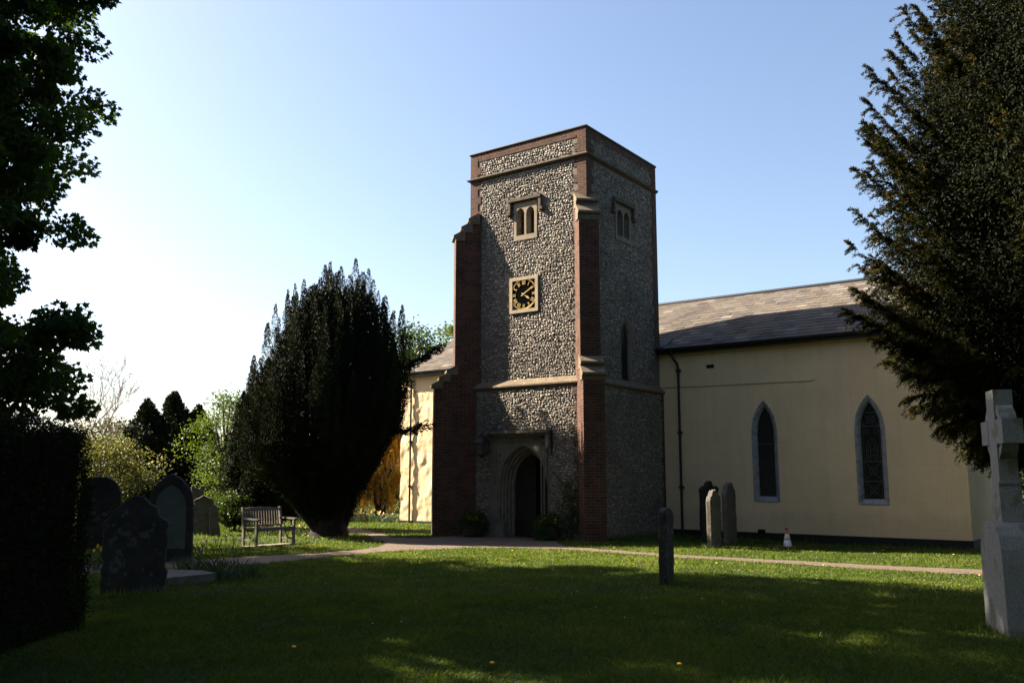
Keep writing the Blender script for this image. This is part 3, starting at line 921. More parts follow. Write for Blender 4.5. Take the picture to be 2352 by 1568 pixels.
# nave roof in overlapping slate courses
rf = MB()
sl = math.hypot(RY - (TD - .25), RZ - 5.60); nC = 18
dy, dz = (RY - TD + .25) / nC, (RZ - 5.60) / nC
nrm = np.array([-(RZ - 5.60), RY - TD + .25]) / sl
for side in (0, 1):
    for k in range(nC):
        y0, z0 = TD - .25 + dy * k, 5.60 + dz * k
        y1, z1 = y0 + dy * 1.06, z0 + dz * 1.06
        yl, zl = y0 + nrm[0] * .014, z0 + nrm[1] * .014
        yh, zh = y1 + nrm[0] * .004, z1 + nrm[1] * .004
        my = (lambda y: y) if side == 0 else (lambda y: 2 * RY - y)
        spans = [(XL - .12, XR + .12)]
        if side == 0 and yl < TD + .03: spans = [(XL - .12, -TW - .02), (.02, XR + .12)]
        for xa, xb in spans:
            n = max(1, int((xb - xa) / .36))
            xs = np.linspace(xa, xb, n + 1)
            if k % 2: xs = np.concatenate([[xa], (xs[:-1] + xs[1:]) / 2, [xb]]); n += 1
            xs[1:-1] += rng.normal(0, .012, n - 1)
            for i in range(n):
                w0 = rng.normal(0, .004) - .012 * (rng.uniform() < .03)
                g_ = .0035
                P = [(xs[i] + g_, my(yl + w0 * nrm[0]), zl + w0 * nrm[1]), (xs[i + 1] - g_, my(yl + w0 * nrm[0]), zl + w0 * nrm[1]), (xs[i + 1] - g_, my(yh), zh), (xs[i] + g_, my(yh), zh)]
                u0 = xs[i] - xa + k * 7 * .32; v0 = k * .21
                uv = [(u0, v0 + .004), (u0 + .32, v0 + .004), (u0 + .32, v0 + .21), (u0, v0 + .21)]
                if side: P = P[::-1]; uv = uv[::-1]
                rf.quad(*P, uv=uv, val=float(np.clip(rng.normal(.5, .24), 0, 1)))
            P = [(xa, my(y0), z0), (xb, my(y0), z0), (xb, my(yl), zl), (xa, my(yl), zl)]
            rf.quad(*(P if side == 0 else P[::-1]), mat=1)
# the dark bed seen in the joints
for side in (0, 1):
    my = (lambda y: y) if side == 0 else (lambda y: 2 * RY - y)
    P = [(XL - .11, my(TD - .2), 5.60 + .02), (XR + .11, my(TD - .2), 5.60 + .02), (XR + .11, my(RY), RZ - .008), (XL - .11, my(RY), RZ - .008)]
    if side: rf.quad(*P[::-1], mat=1)
rf.tube([(XL - .12, RY, RZ + .015), (XR + .12, RY, RZ + .015)], .075, 10, mat=1)
# underside
for my in ((lambda y: y), (lambda y: 2 * RY - y)):
    rf.quad((XL - .12, my(TD - .25), 5.57), (XR + .12, my(TD - .25), 5.57), (XR + .12, my(RY), RZ - .06), (XL - .12, my(RY), RZ - .06), mat=1)
roof = rf.build('nave_roof', [M['slate'], M['gutter']], church)
def gutter(xa, xb):
    y, z, r = TD - .29, 5.585, .062
    n = 8
    for i in range(n):
        p, q = math.pi + math.pi * i / n, math.pi + math.pi * (i + 1) / n
        gt.quad((xa, y + r * math.cos(p), z + r * math.sin(p)), (xa, y + r * math.cos(q), z + r * math.sin(q)), (xb, y + r * math.cos(q), z + r * math.sin(q)), (xb, y + r * math.cos(p), z + r * math.sin(p)))
    for x in np.arange(xa + .4, xb, .95):
        gt.box(x, x + .03, y - r - .006, y + .28, z - r - .016, z - r - .001)
for xa, xb in ((.03, XR + .12), (XL - .12, -TW - .12)):
    gt = MB(); gutter(xa, xb)
    gt.build('gutter', M['gutter'], roof)
    gt = MB(); gt.box(xa, xb - .02, TD - .215, TD - .195, 5.44, 5.562); gt.quad((xa, TD - .2, 5.445), (xb, TD - .2, 5.445), (xb, TD, 5.445), (xa, TD, 5.445))
    gt.build('fascia_board', M['gutter'], roof)
# lead flashing where the roof meets the tower
fl = MB(); fl.quad((.005, TD - .27, 5.645), (.30, TD - .27, 5.635), (.26, TD + .55, 6.06), (.005, TD + .55, 6.07)); fl.build('flashing', M['coping'], roof)

def downpipe(x, ztop, zbot, y, neck):
    p = MB()
    if neck: p.tube([(x - .14, TD - .28, 5.52), (x - .14, TD - .27, 5.40), (x - .10, TD - .18, 5.28), (x - .03, y, 5.14), (x, y, 5.02), (x, y, 4.9)], .038, 10)
    p.tube([(x, y, ztop), (x, y, zbot)], .038, 10)
    for z in (zbot + 1.35, zbot + 3.0, ztop - .03):
        p.tube([(x, y, z - .05), (x, y, z + .05)], .052, 10); p.box(x - .085, x + .085, y, y + .03, z - .03, z + .03)
    p.build('downpipe', M['gutter'], church)
downpipe(.67, 4.95, 0.02, TD - .075, True)
downpipe(-10.35, 5.3, 0.0, TD - .09, False)

# nave windows: grey stone surround, leaded glass
for wi, (c, w, zb, zs, r) in enumerate(WIN):
    f = fF(TD); s = MB()
    wi_ = w - .125
    zbi = zb + .145
    Lo = arch_line(c, w + .012, zb - .01, zs, r + .012); L1 = arch_line(c, w - .02, zb + .02, zs, r - .02)
    L2 = arch_line(c, wi_ + .05, zb + .10, zs, r - .11); L3 = arch_line(c, wi_, zbi, zs - .01, r - .18)
    ring(s, Lo, .01, Lo, -.012, f); ring(s, Lo, -.012, L1, -.014, f); ring(s, L1, -.014, L2, .02, f); ring(s, L2, .02, L3, .09, f); ring(s, L3, .09, L3, .2, f)
    s.quad(f(c - w - .012, -.012, zb - .01), f(c + w + .012, -.012, zb - .01), f(c + w - .02, -.014, zb + .02), f(c - w + .02, -.014, zb + .02))
    s.quad(f(c - w + .02, -.014, zb + .02), f(c + w - .02, -.014, zb + .02), f(c + wi_, .09, zbi), f(c - wi_, .09, zbi))
    s.quad(f(c - wi_, .09, zbi), f(c + wi_, .09, zbi), f(c + wi_, .2, zbi), f(c - wi_, .2, zbi))
    root = s.build('lancet_window', M['greystone'], church)
    g = MB(); arch_face(g, arch_line(c, wi_ + .02, zbi - .01, zs, r - .16), .15, f); g.build('glass', M['glass'], root)
    ld = MB()
    topz = lambda x: zs + arch_z(x - c, wi_, r - .18) if abs(x - c) < wi_ else zs
    def seg(xa, za, xb, zb_, t=.006):
        n = 24; pts = [(xa + (xb - xa) * i / n, za + (zb_ - za) * i / n) for i in range(n + 1)]
        ok = [abs(x - c) <= wi_ and zbi <= z <= topz(x) for x, z in pts]
        i = 0
        while i <= n:
            if ok[i]:
                j = i
                while j < n and ok[j + 1]: j += 1
                if j > i:
                    d = np.array([pts[j][0] - pts[i][0], pts[j][1] - pts[i][1]]); d /= np.linalg.norm(d); px, pz = -d[1] * t / 2, d[0] * t / 2
                    A, B = pts[i], pts[j]
                    ld.quad(f(A[0] - px, .143, A[1] - pz), f(B[0] - px, .143, B[1] - pz), f(B[0] + px, .143, B[1] + pz), f(A[0] + px, .143, A[1] + pz))
                i = j + 1
            else: i += 1
    H = zs + r - zbi
    if wi == 0:
        for k in range(-8, 34):
            z = zbi + k * .145
            seg(c - wi_, z, c + wi_, z + wi_ * 2 * 1.45); seg(c - wi_, z + wi_ * 2 * 1.45, c + wi_, z)
        for z in (zbi + 1.5,): seg(c - wi_, z, c + wi_, z, .016)
    else:
        for z in (zbi + .47, zbi + 1.0, zbi + 1.95, zbi + 2.32): seg(c - wi_, z, c + wi_, z, .016)
        for sx in (-1, 1):
            seg(c + sx * (wi_ - .05), zbi, c + sx * (wi_ - .05), zs + .4)
            k = zbi
            while k < zs + .3:
                seg(c + sx * wi_, k, c + sx * (wi_ - .05), k); k += .06
        for z0_, z1_ in ((zbi + .02, zbi + .45), (zbi + .5, zbi + .98), (zbi + 1.97, zbi + 2.3)):
            seg(c - wi_ + .05, z0_, c + wi_ - .05, z1_, .008); seg(c - wi_ + .05, z1_, c + wi_ - .05, z0_, .008)
            cz = (z0_ + z1_) / 2
            for i in range(14): seg(c + .10 * math.cos(i * .4488), cz + .10 * math.sin(i * .4488), c + .10 * math.cos((i + 1) * .4488), cz + .10 * math.sin((i + 1) * .4488), .008)
        # a canopied niche of straight and pointed cames in the middle light, quatrefoil-like lozenges over it
        for hw_, zt_ in ((.15, 1.62), (.11, 1.52)):
            pa = [(c - hw_, zbi + 1.02), (c - hw_, zbi + zt_ - .22), (c - hw_ * .6, zbi + zt_ - .07), (c, zbi + zt_), (c + hw_ * .6, zbi + zt_ - .07), (c + hw_, zbi + zt_ - .22), (c + hw_, zbi + 1.02)]
            for p, q in zip(pa[:-1], pa[1:]): seg(*p, *q, .008)
        for oz in (1.14, 1.30): seg(c - .11, zbi + oz, c + .11, zbi + oz + .03, .008)
        seg(c - .05, zbi + 1.02, c - .03, zbi + 1.40, .008); seg(c + .06, zbi + 1.02, c + .04, zbi + 1.38, .008)
        for ox, oz, rr in ((-.13, 1.80, .08), (.13, 1.80, .08), (0, 2.52, .11)):
            pa = [(c + ox, zbi + oz - rr), (c + ox + rr * .8, zbi + oz), (c + ox, zbi + oz + rr), (c + ox - rr * .8, zbi + oz), (c + ox, zbi + oz - rr)]
            for p, q in zip(pa[:-1], pa[1:]): seg(*p, *q, .008)
    ld.build('leading', M['lead'], root)
for x0, x1, z0_, z1_ in ((1.58, 1.82, 4.93, 5.03), (2.985, 3.20, .09, .20), (3.78, 3.85, .22, .26), (8.535, 8.54, .5, .51)):
    if x1 - x0 < .02: continue
    v = MB()
    v.box(x0, x1, TD - .016, TD + .0, z0_, z1_)
    for k in range(3):
        z = z0_ + (z1_ - z0_) * (k + .5) / 3
        v.box(x0 + .01, x1 - .01, TD - .022, TD - .0165, z - .006, z + .006)
    v.build('air_vent', M['dark'], church)
cb = MB()
cb.tube([(LO + .0, TD - .012, 4.42), (1.5, TD - .012, 4.385), (3.0, TD - .012, 4.37), (4.70, TD - .012, 4.345), (4.80, TD - .012, 4.39)], .007, 6)
cb.build('cable', M['cable'], church)
# a single air brick on the rough left run
v = MB(); v.box(-6.4, -6.15, TD - .07, TD - .01, .12, .2); v.build('air_vent', M['dark'], church)

# ------------------------------------------------------------------ lantern on its bracket, beside the door
lt = thing('wall_lantern', 'black iron lantern hung on a long bracket over the church doorway', 'lantern', tuple(cw(-1.14, -LO, 2.4)), CR)
lz = 2.4
b = MB()
b.box(-.03, .03, -.03, .0, -.12, .56); b.tube([(0, -.015, .55), (.03, -.05, .62), (-.02, -.08, .64), (-.05, -.05, .60)], .012, 6)
b.tube([(0, -.03, .36), (-1.0, -.30, .37), (-2.02, -.52, .36)], .013, 6)
b.tube([(0, -.03, .05), (-.25, -.10, .24), (-.55, -.18, .355)], .010, 6)
b.tube([(-1.10, -.02, 1.28), (-1.55, -.26, .84), (-2.0, -.51, .39)], .011, 6)
b.tube([(-1.10, -.02, 1.28), (-.55, -.06, .86), (-.02, -.03, .52)], .010, 6)
for i in range(3):
    an = np.linspace(0, 5.2, 12); rr = np.linspace(.055, .015, 12)
    b.tube(np.stack([-.35 - .42 * i + rr * np.cos(an), np.full(12, -.115 - .095 * i), .325 + rr * np.sin(an) - .02], 1), .006, 5)
b.build('bracket', M['iron'], lt)
lx, ly, l0 = -2.06, -.53, .02
lb = MB()
def frus(mb, w0, z0_, w1, z1_, t=None):
    c4 = lambda w, z: [(lx - w, ly - w, z), (lx + w, ly - w, z), (lx + w, ly + w, z), (lx - w, ly + w, z)]
    A, B = c4(w0, z0_), c4(w1, z1_)
    for i in range(4): mb.quad(A[i], A[(i + 1) % 4], B[(i + 1) % 4], B[i])
    mb.poly(A[::-1]); mb.poly(B)
frus(lb, .20, .24, .17, .27); frus(lb, .17, .27, .09, .38); frus(lb, .09, .38, .07, .44); frus(lb, .035, .44, .025, .50); frus(lb, .10, -.13, .10, -.10); frus(lb, .03, -.19, .06, -.13)
for sx in (-1, 1):
    for sy in (-1, 1): lb.tube([(lx + sx * .10, ly + sy * .10, -.10), (lx + sx * .165, ly + sy * .165, .24)], .012, 6)
lb.build('lantern_frame', M['iron'], lt)
lg = MB(); frus(lg, .092, -.098, .155, .238); lg.build('lantern_glass', M['lantern'], lt)

# ------------------------------------------------------------------ foliage helpers
def unit(a): return a / (np.linalg.norm(a, axis=-1, keepdims=True) + 1e-9)

def rand_dirs(n): return unit(rng.normal(size=(n, 3)))

RHOMB = np.array([(0, 0), (.42, -.5), (1, 0), (.42, .5)])
BLADE = np.array([(0, -.5), (0, .5), (1, 0)])
STAR = np.array([(0, 0), (.08, -.20), (.02, -.52), (.30, -.36), (.52, -.52), (.58, -.22), (1.0, 0), (.58, .22), (.52, .52), (.30, .36), (.02, .52), (.08, .20)])

def leaves(mb, P, D, Lg, Wd, tmpl=RHOMB, val=None, mat=0, flat=None):
    """one leaf per point P, growing along D; flat (0..1) turns its face towards the sky"""
    n = len(P)
    D = unit(D)
    rnd = rand_dirs(n)
    if flat is not None: rnd = rnd * (1 - flat) + np.cross(D, np.array([0, 0, 1.])) * flat
    S = unit(np.cross(D, np.cross(rnd, D))) if flat is not None else unit(np.cross(D, rnd))
    Lg = np.broadcast_to(Lg, (n,)); Wd = np.broadcast_to(Wd, (n,))
    V = P[:, None] + tmpl[None, :, :1] * (Lg[:, None, None] * D[:, None]) + tmpl[None, :, 1:] * (Wd[:, None, None] * S[:, None])
    k = len(tmpl)
    F = np.arange(n * k).reshape(n, k)
    mb.add(V.reshape(-1, 3), F, mat, None, rng.uniform(0, 1, n) if val is None else np.clip(val, 0, 1))

def bezier(p0, p1, p2, n):
    t = np.linspace(0, 1, n)[:, None]
    return (1 - t) ** 2 * np.asarray(p0) + 2 * t * (1 - t) * np.asarray(p1) + t * t * np.asarray(p2)

def tree(name, label, cat, loc, group=None): return thing(name, label, cat, (loc[0], loc[1], Gz(*loc[:2])), 0, group)


def broadleaf(root, H, rx, ry, z0, leafmat, barkmat, n_clump=120, per=90, leaf=(.12, .08), tmpl=RHOMB, trunk_r=.2, clump_r=.5, shape=None, gap=.0, seed=1, layered=.5, lean=(0, 0)):
    """trunk and limbs reaching into a crown of leaf clumps that fill an uneven ellipsoid"""
    r = np.random.default_rng(seed)
    zc = (H + z0) / 2; rz = (H - z0) / 2
    cl = []
    while len(cl) < n_clump:
        d = r.normal(size=3); d /= np.linalg.norm(d)
        k = r.uniform(.35, 1.0) ** .5
        s = shape(d[2] * k) if shape else 1.0
        wob = 1 + .22 * math.sin(3.1 * math.atan2(d[1], d[0]) + 4 * d[2] + seed) + r.normal() * .06
        p = np.array([d[0] * rx * k * s * wob, d[1] * ry * k * s * wob, zc + d[2] * rz * k])
        p[0] += lean[0] * (p[2] / H); p[1] += lean[1] * (p[2] / H)
        cl.append(p)
    cl = np.array(cl)
    tb = MB()
    top = np.array([lean[0] * .6, lean[1] * .6, H * .80])
    tp = bezier((0, 0, -.1), (r.normal() * .1, r.normal() * .1, H * .4), top, 9)
    tb.tube(tp, np.linspace(trunk_r, trunk_r * .18, 9) * np.concatenate([[1.35], np.ones(8)]), 9)
    for p in cl[::max(1, n_clump // 34)]:
        h = np.clip(p[2] * .55, .3 * z0 + .1, H * .7)
        a = tp[np.argmin(abs(tp[:, 2] - h))]
        mid = a * .45 + p * .55 + np.array([0, 0, -.12 * np.linalg.norm(p - a)])
        tb.tube(bezier(a, mid, p, 6), np.linspace(trunk_r * .36, .012, 6), 5)
    tb.build('trunk', barkmat, root)
    cb_ = MB()
    n = n_clump * per
    ci = np.repeat(np.arange(n_clump), per)
    csz = r.uniform(.6, 1.25, n_clump) * clump_r
    off = r.normal(size=(n, 3)) * np.array([1, 1, .55 if layered else .9]) * .5 * csz[ci][:, None]
    P = cl[ci] + off
    D = unit(off * .9 + r.normal(size=(n, 3)) * csz[ci][:, None] * .55 + np.array([0, 0, -.15]) * clump_r)
    sz = r.uniform(.7, 1.25, n)
    cv = r.uniform(.15, .7, n_clump)
    val = cv[ci] + r.normal(0, .18, n)
    leaves(cb_, P, D, leaf[0] * sz, leaf[1] * sz, tmpl, val, 0, layered)
    cb_.build('crown', leafmat, root)
    return cl


# sycamore to the left
def sycamore(loc, label, H, seed, n_clump, prof, per=95, rotshape=1.0, leaf=(.125, .125), extra=()):
    root = tree('sycamore_tree', label, 'tree', loc)
    r = np.random.default_rng(seed)
    cl = []
    while len(cl) < n_clump:
        z = r.uniform(2.3, H); ph = r.uniform(0, 2 * math.pi)
        Rz = np.interp(z, prof[0], prof[1]) * (1 + .07 * math.sin(5 * ph + z * 1.7) + .05 * math.sin(9 * ph - 2.3 * z))
        if r.uniform() > Rz / max(prof[1]): continue
        k = math.sqrt(r.uniform(.10, 1.0))
        cl.append((math.cos(ph) * Rz * k, math.sin(ph) * Rz * k, z))
    cl += list(extra)
    cl = np.array(cl); n_clump = len(cl)
    tb = MB()
    tp = bezier((0, 0, -.1), (.1, -.1, H * .4), (.2, .3, H * .9), 10)
    tb.tube(tp, np.linspace(.42, .05, 10) * np.concatenate([[1.3], np.ones(9)]), 12)
    for p in cl[::6]:
        h = np.clip(p[2] - .35 * math.hypot(p[0], p[1]), 1.8, H * .85)
        a = tp[np.argmin(abs(tp[:, 2] - h))]
        mid = a * .5 + p * .5 + np.array([0, 0, .25])
        tb.tube(bezier(a, mid, p, 7), np.linspace(.10, .012, 7), 5)
    tb.build('trunk', M['bark'], root)
    n = n_clump * per
    ci = np.repeat(np.arange(n_clump), per)
    cs = r.uniform(.32, .72, n_clump)
    outw = unit(cl * np.array([1, 1, 0]) + 1e-6)
    off = unit(r.normal(size=(n, 3))) * (r.uniform(0, 1, n) ** .45)[:, None] * np.array([1.0, 1.0, .60]) * cs[ci][:, None]
    off[:, 2] -= .22 * np.hypot(off[:, 0], off[:, 1])
    D = unit(off * 1.4 + r.normal(size=(n, 3)) * .3 + outw[ci] * .25 + np.array([0, 0, -.22]))
    sz = r.uniform(.65, 1.25, n)
    val = r.uniform(.1, .7, n_clump)[ci] + r.normal(0, .2, n)
    cb_ = MB(); leaves(cb_, cl[ci] + off, D, leaf[0] * sz, leaf[1] * sz, STAR, val, 0, .35)
    cb_.build('crown', M['maple'], root)

SYC = (-13.15, 16.0)
prof = ([2.2, 3.0, 3.6, 4.3, 4.9, 5.4, 5.9, 6.4, 7.0, 7.8, 9.0, 10.5, 14.0, 17.3, 19.0], [3.9, 4.7, 4.95, 4.85, 4.35, 4.1, 4.0, 4.1, 4.35, 4.6, 4.75, 4.95, 4.9, 3.6, .6])
sycamore(SYC, 'tall leafy sycamore overhanging the dark clipped hedge', 19.0, 11, 960, prof, 260)

# ------------------------------------------------------------------ yews
def plume_leaves(mb, base, top, rad, n, leaf, r, vals=(.1, .8), up=.9):
    """foliage clothing one upright plume, tapering to its tip"""
    t = r.uniform(0, 1, n) ** .8
    prof_ = np.sin(np.clip(t * .9 + .12, 0, 1) * np.pi) ** .6 * (1 - t * .35)
    ph = r.uniform(0, 2 * np.pi, n); k = np.sqrt(r.uniform(.35, 1, n))
    ax = unit(np.asarray(top) - np.asarray(base))
    x = unit(np.cross(ax, [1, .3, 0])); y = np.cross(ax, x)
    rd = (np.cos(ph)[:, None] * x + np.sin(ph)[:, None] * y)
    P = np.asarray(base) + (np.asarray(top) - np.asarray(base)) * t[:, None] + rd * (rad * prof_ * k)[:, None]
    D = unit(ax * up + rd * .55 + r.normal(size=(n, 3)) * .25)
    sz = r.uniform(.7, 1.3, n)
    leaves(mb, P, D, leaf[0] * sz, leaf[1] * sz, RHOMB, r.uniform(*vals) + r.normal(0, .16, n))


YB = (-5.20, 26.15)
yew = tree('irish_yew', 'big dark many-stemmed yew with spiky upright plumes left of the tower', 'tree', YB)
yew.scale = (.94, .94, .90)
r = np.random.default_rng(21)
zz = [.9, 1.5, 2.2, 3.0, 4.0, 5.0, 6.0, 6.8, 7.5, 8.1, 8.6]
RLp = [.55, 1.65, 2.75, 3.05, 2.95, 2.55, 2.10, 1.70, 1.15, .70, .15]
RRp = [.45, .85, 1.35, 1.85, 2.25, 2.42, 2.42, 2.15, 1.65, .85, .2]
def yew_r(ph, z):
    c = math.cos(ph); a = np.interp(z, zz, RLp) if c < 0 else np.interp(z, zz, RRp)
    b = .5 * (np.interp(z, zz, RLp) + np.interp(z, zz, RRp)) * (1.0 if math.sin(ph) < 0 else .72)
    return 1 / math.sqrt((c / max(a, .05)) ** 2 + (math.sin(ph) / max(b, .05)) ** 2)
yc = MB()
PL = []
i = -1
while len(PL) < 430:
    i += 1
    ph = r.uniform(0, 2 * math.pi)
    zt = 2.2 + 5.85 * r.uniform() ** .8 if i % 5 else r.uniform(1.1, 2.9)
    R0 = yew_r(ph, zt) * r.uniform(.78, 1.02)
    if len(PL) < 14: zt = 8.45 - .055 * len(PL) + r.uniform(-.1, .1); R0 = .10 + .055 * len(PL)
    ln = r.uniform(1.3, 2.6) if i % 5 else r.uniform(.6, 1.1)
    zb_ = max(.55, zt - ln)
    tq = np.array([math.cos(ph) * R0, math.sin(ph) * R0, zt * .45])
    if i < 4000 and PL and min(np.linalg.norm(tq - q) for q in PL) < .21: continue
    PL.append(tq)
    R1 = min(yew_r(ph, zb_), R0 + .25) * .95
    dj = ph + r.normal() * .04
    tp_ = np.array([math.cos(ph) * R0, math.sin(ph) * R0, zt + r.uniform(-.1, .30)])
    bs_ = np.array([math.cos(dj) * R1, math.sin(dj) * R1, zb_])
    if len(PL) < 15: bs_[:2] = tp_[:2]; tp_[2] += r.uniform(0, .25)
    elif zt > 5.6:
        bs_[:2] = tp_[:2] * r.uniform(.90, 1.04); tp_[2] += r.uniform(0, .75)
    rad = r.uniform(.14, .25); npl = int(1000 * ln * rad / .22 * .62)
    t = r.uniform(0, 1, npl) ** 1.05
    env = np.clip(t * 6, 0, 1) ** .5 * (1 - t) ** .62 * 1.25 + .05
    pa = r.uniform(0, 2 * np.pi, npl); kk = r.uniform(.03, 1.0, npl) ** .38
    ax = unit(tp_ - bs_); x_ = unit(np.cross(ax, [1, .3, 0])); y_ = np.cross(x_, ax)
    rd = np.cos(pa)[:, None] * x_ + np.sin(pa)[:, None] * y_
    P = bs_ + (tp_ - bs_) * t[:, None] + rd * (rad * env * kk * (1 + .18 * np.sin(t * 23 + i)))[:, None]
    D = unit(ax * 1.0 + rd * .38 + r.normal(size=(npl, 3)) * .16)
    leaves(yc, P, D, .056 * r.uniform(.7, 1.3, npl), .025, RHOMB, r.uniform(.1, .7) + r.normal(0, .14, npl))
# interior growth closing out the sky, its inner shade put into a darker colour
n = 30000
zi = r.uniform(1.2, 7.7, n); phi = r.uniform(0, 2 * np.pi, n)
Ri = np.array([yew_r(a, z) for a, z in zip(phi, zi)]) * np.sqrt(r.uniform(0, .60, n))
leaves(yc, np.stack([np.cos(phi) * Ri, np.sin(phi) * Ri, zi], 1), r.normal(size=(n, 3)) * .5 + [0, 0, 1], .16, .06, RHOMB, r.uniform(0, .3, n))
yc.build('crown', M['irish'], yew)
ys = MB()
for i in range(15):
    ph = r.uniform(0, 2 * math.pi); zt = r.uniform(3.5, 6.5)
    R0 = yew_r(ph, zt) * r.uniform(.35, .8)
    a = np.array([math.cos(ph) * .28, math.sin(ph) * .28, -.1])
    ys.tube(bezier(a, (math.cos(ph) * R0 * .55, math.sin(ph) * R0 * .5, zt * .45), (math.cos(ph) * R0, math.sin(ph) * R0, zt), 9), np.linspace(.17, .04, 9), 7)
for ex, ez in ((-2.0, 2.3), (-1.35, 2.5), (-2.6, 2.8), (.9, 2.6), (1.4, 3.0)):
    ys.tube(bezier((.12 * np.sign(ex), -.25, -.05), (ex * .45, -.5, ez * .45), (ex, -.45, ez), 9), np.linspace(.12, .03, 9), 7)
ys.tube([(0, 0, -.15), (.02, 0, .5), (0, 0, 1.6), (0, .1, 3.0)], [.62, .50, .48, .25], 14)
ys.build('trunk', M['yewbark'], yew)
# two loose sprays on the right of the crown
for (p0, p1, p2, nn) in (((1.9, -.2, 5.15), (2.5, -.2, 5.45), (3.15, -.2, 5.95), 10), ((1.6, -.4, 3.3), (2.1, -.4, 3.1), (2.75, -.4, 3.42), 8)):
    s = MB()
    cv = bezier(p0, p1, p2, nn + 1)
    s.tube(cv, np.linspace(.03, .008, nn + 1), 5, mat=1)
    for q in cv[2:]:
        for _ in range(3):
            d = np.array([r.uniform(.1, .45), r.normal() * .12, r.uniform(-.05, .22)])
            plume_leaves(s, q - d * .2, q + d, .08, 55, (.085, .03), r, (.05, .5))
    s.build('branch', [M['irish'], M['yewbark']], yew)

# hanging dark yew mass behind the bench
YH = (-8.05, 30.0)
yw = tree('yew_tree', 'low drooping dark yew behind the wooden bench', 'tree', YH)
r = np.random.default_rng(5)
hc = MB()
for i in range(170):
    ph = r.uniform(0, 2 * math.pi); zt = r.uniform(.75, 5.2)
    R0 = np.interp(zt, [.6, 1.6, 3, 4.2, 5.2], [1.15, 1.3, 1.3, .9, .25]) * r.uniform(.75, 1.05)
    q = np.array([math.cos(ph) * R0, math.sin(ph) * R0, zt])
    plume_leaves(hc, q + [0, 0, r.uniform(-.9, -.4)], q + [0, 0, .25], .24, 330, (.085, .03), r, (.05, .8), .2)
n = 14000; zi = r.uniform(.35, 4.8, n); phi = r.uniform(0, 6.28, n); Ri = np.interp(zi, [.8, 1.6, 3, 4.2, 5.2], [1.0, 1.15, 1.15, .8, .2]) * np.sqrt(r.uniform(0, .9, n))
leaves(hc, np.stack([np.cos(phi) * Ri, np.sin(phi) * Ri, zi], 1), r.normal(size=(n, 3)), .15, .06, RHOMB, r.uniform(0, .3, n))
hc.build('crown', M['irish'], yw)
ht = MB()
for i in range(5):
    a = i * 1.25
    ht.tube(bezier((math.cos(a) * .12, math.sin(a) * .12, -.1), (math.cos(a) * .3, math.sin(a) * .3, 1.2), (math.cos(a) * .7, math.sin(a) * .6, 3.6), 7), np.linspace(.12, .03, 7), 6)
ht.build('trunk', M['yewbark'], yw)

# golden yew by the far corner of the church
gy_ = tree('golden_yew', 'golden-tipped yew beside the sunlit far end of the church', 'tree', (-5.55, 38.6))
r = np.random.default_rng(8); gb = MB()
for i in range(170):
    ph = r.uniform(0, 2 * math.pi); zt = r.uniform(.9, 4.5)
    R0 = np.interp(zt, [.3, 1.2, 2.4, 3.4, 4.4], [.55, 1.15, 1.3, 1.05, .3]) * r.uniform(.7, 1.02)
    q = np.array([math.cos(ph) * R0, math.sin(ph) * R0, zt])
    plume_leaves(gb, q * [.75, .75, 1] + [0, 0, -.75], q, .19, 520, (.07, .03), r, (.1, .95), .8)
gb.build('crown', M['goldyew'], gy_)
gt_ = MB()
for i in range(5): gt_.tube(bezier((.1 * math.cos(i), .1 * math.sin(i), -.1), (.2 * math.cos(i * 1.3), .2 * math.sin(i * 1.3), .8), (.6 * math.cos(i * 1.3), .5 * math.sin(i * 1.3), 2.4), 6), np.linspace(.10, .03, 6), 6)
gt_.build('trunk', M['yewbark'], gy_)

# great yew on the right
YR = (10.42, 13.6)
yr = tree('common_yew', 'great dark yew spreading ragged boughs in front of the nave at the right', 'tree', YR)
r = np.random.default_rng(33)
zp = [1.9, 2.3, 2.8, 3.3, 3.9, 4.6, 5.3, 6.2, 7.0, 7.7, 8.4, 9.0, 10.5, 12.0, 13.0]
rp = [3.0, 3.75, 4.10, 4.40, 4.70, 5.0, 5.15, 5.10, 4.95, 4.75, 4.45, 4.15, 3.4, 2.0, .5]
fb = MB(); wb = MB()
zs_t = [2.05, 2.3, 2.5, 2.75, 3.0, 3.4, 3.9, 4.4, 4.85, 5.35, 5.9, 6.5, 7.1, 7.8, 8.4, 9.1, 9.9]
boughs = [(math.pi + r.uniform(-.10, .10), z, r.uniform(.97, 1.06)) for z in zs_t]
for z in zs_t:
    for _ in range(4): boughs.append((math.pi + r.uniform(-.26, .2), z + r.uniform(-.55, .45), r.uniform(.86, 1.0)))
for i in range(250):
    boughs.append((math.pi + r.uniform(-1.6, 1.35), r.uniform(1.95, 12.5), r.uniform(.64, .95)))
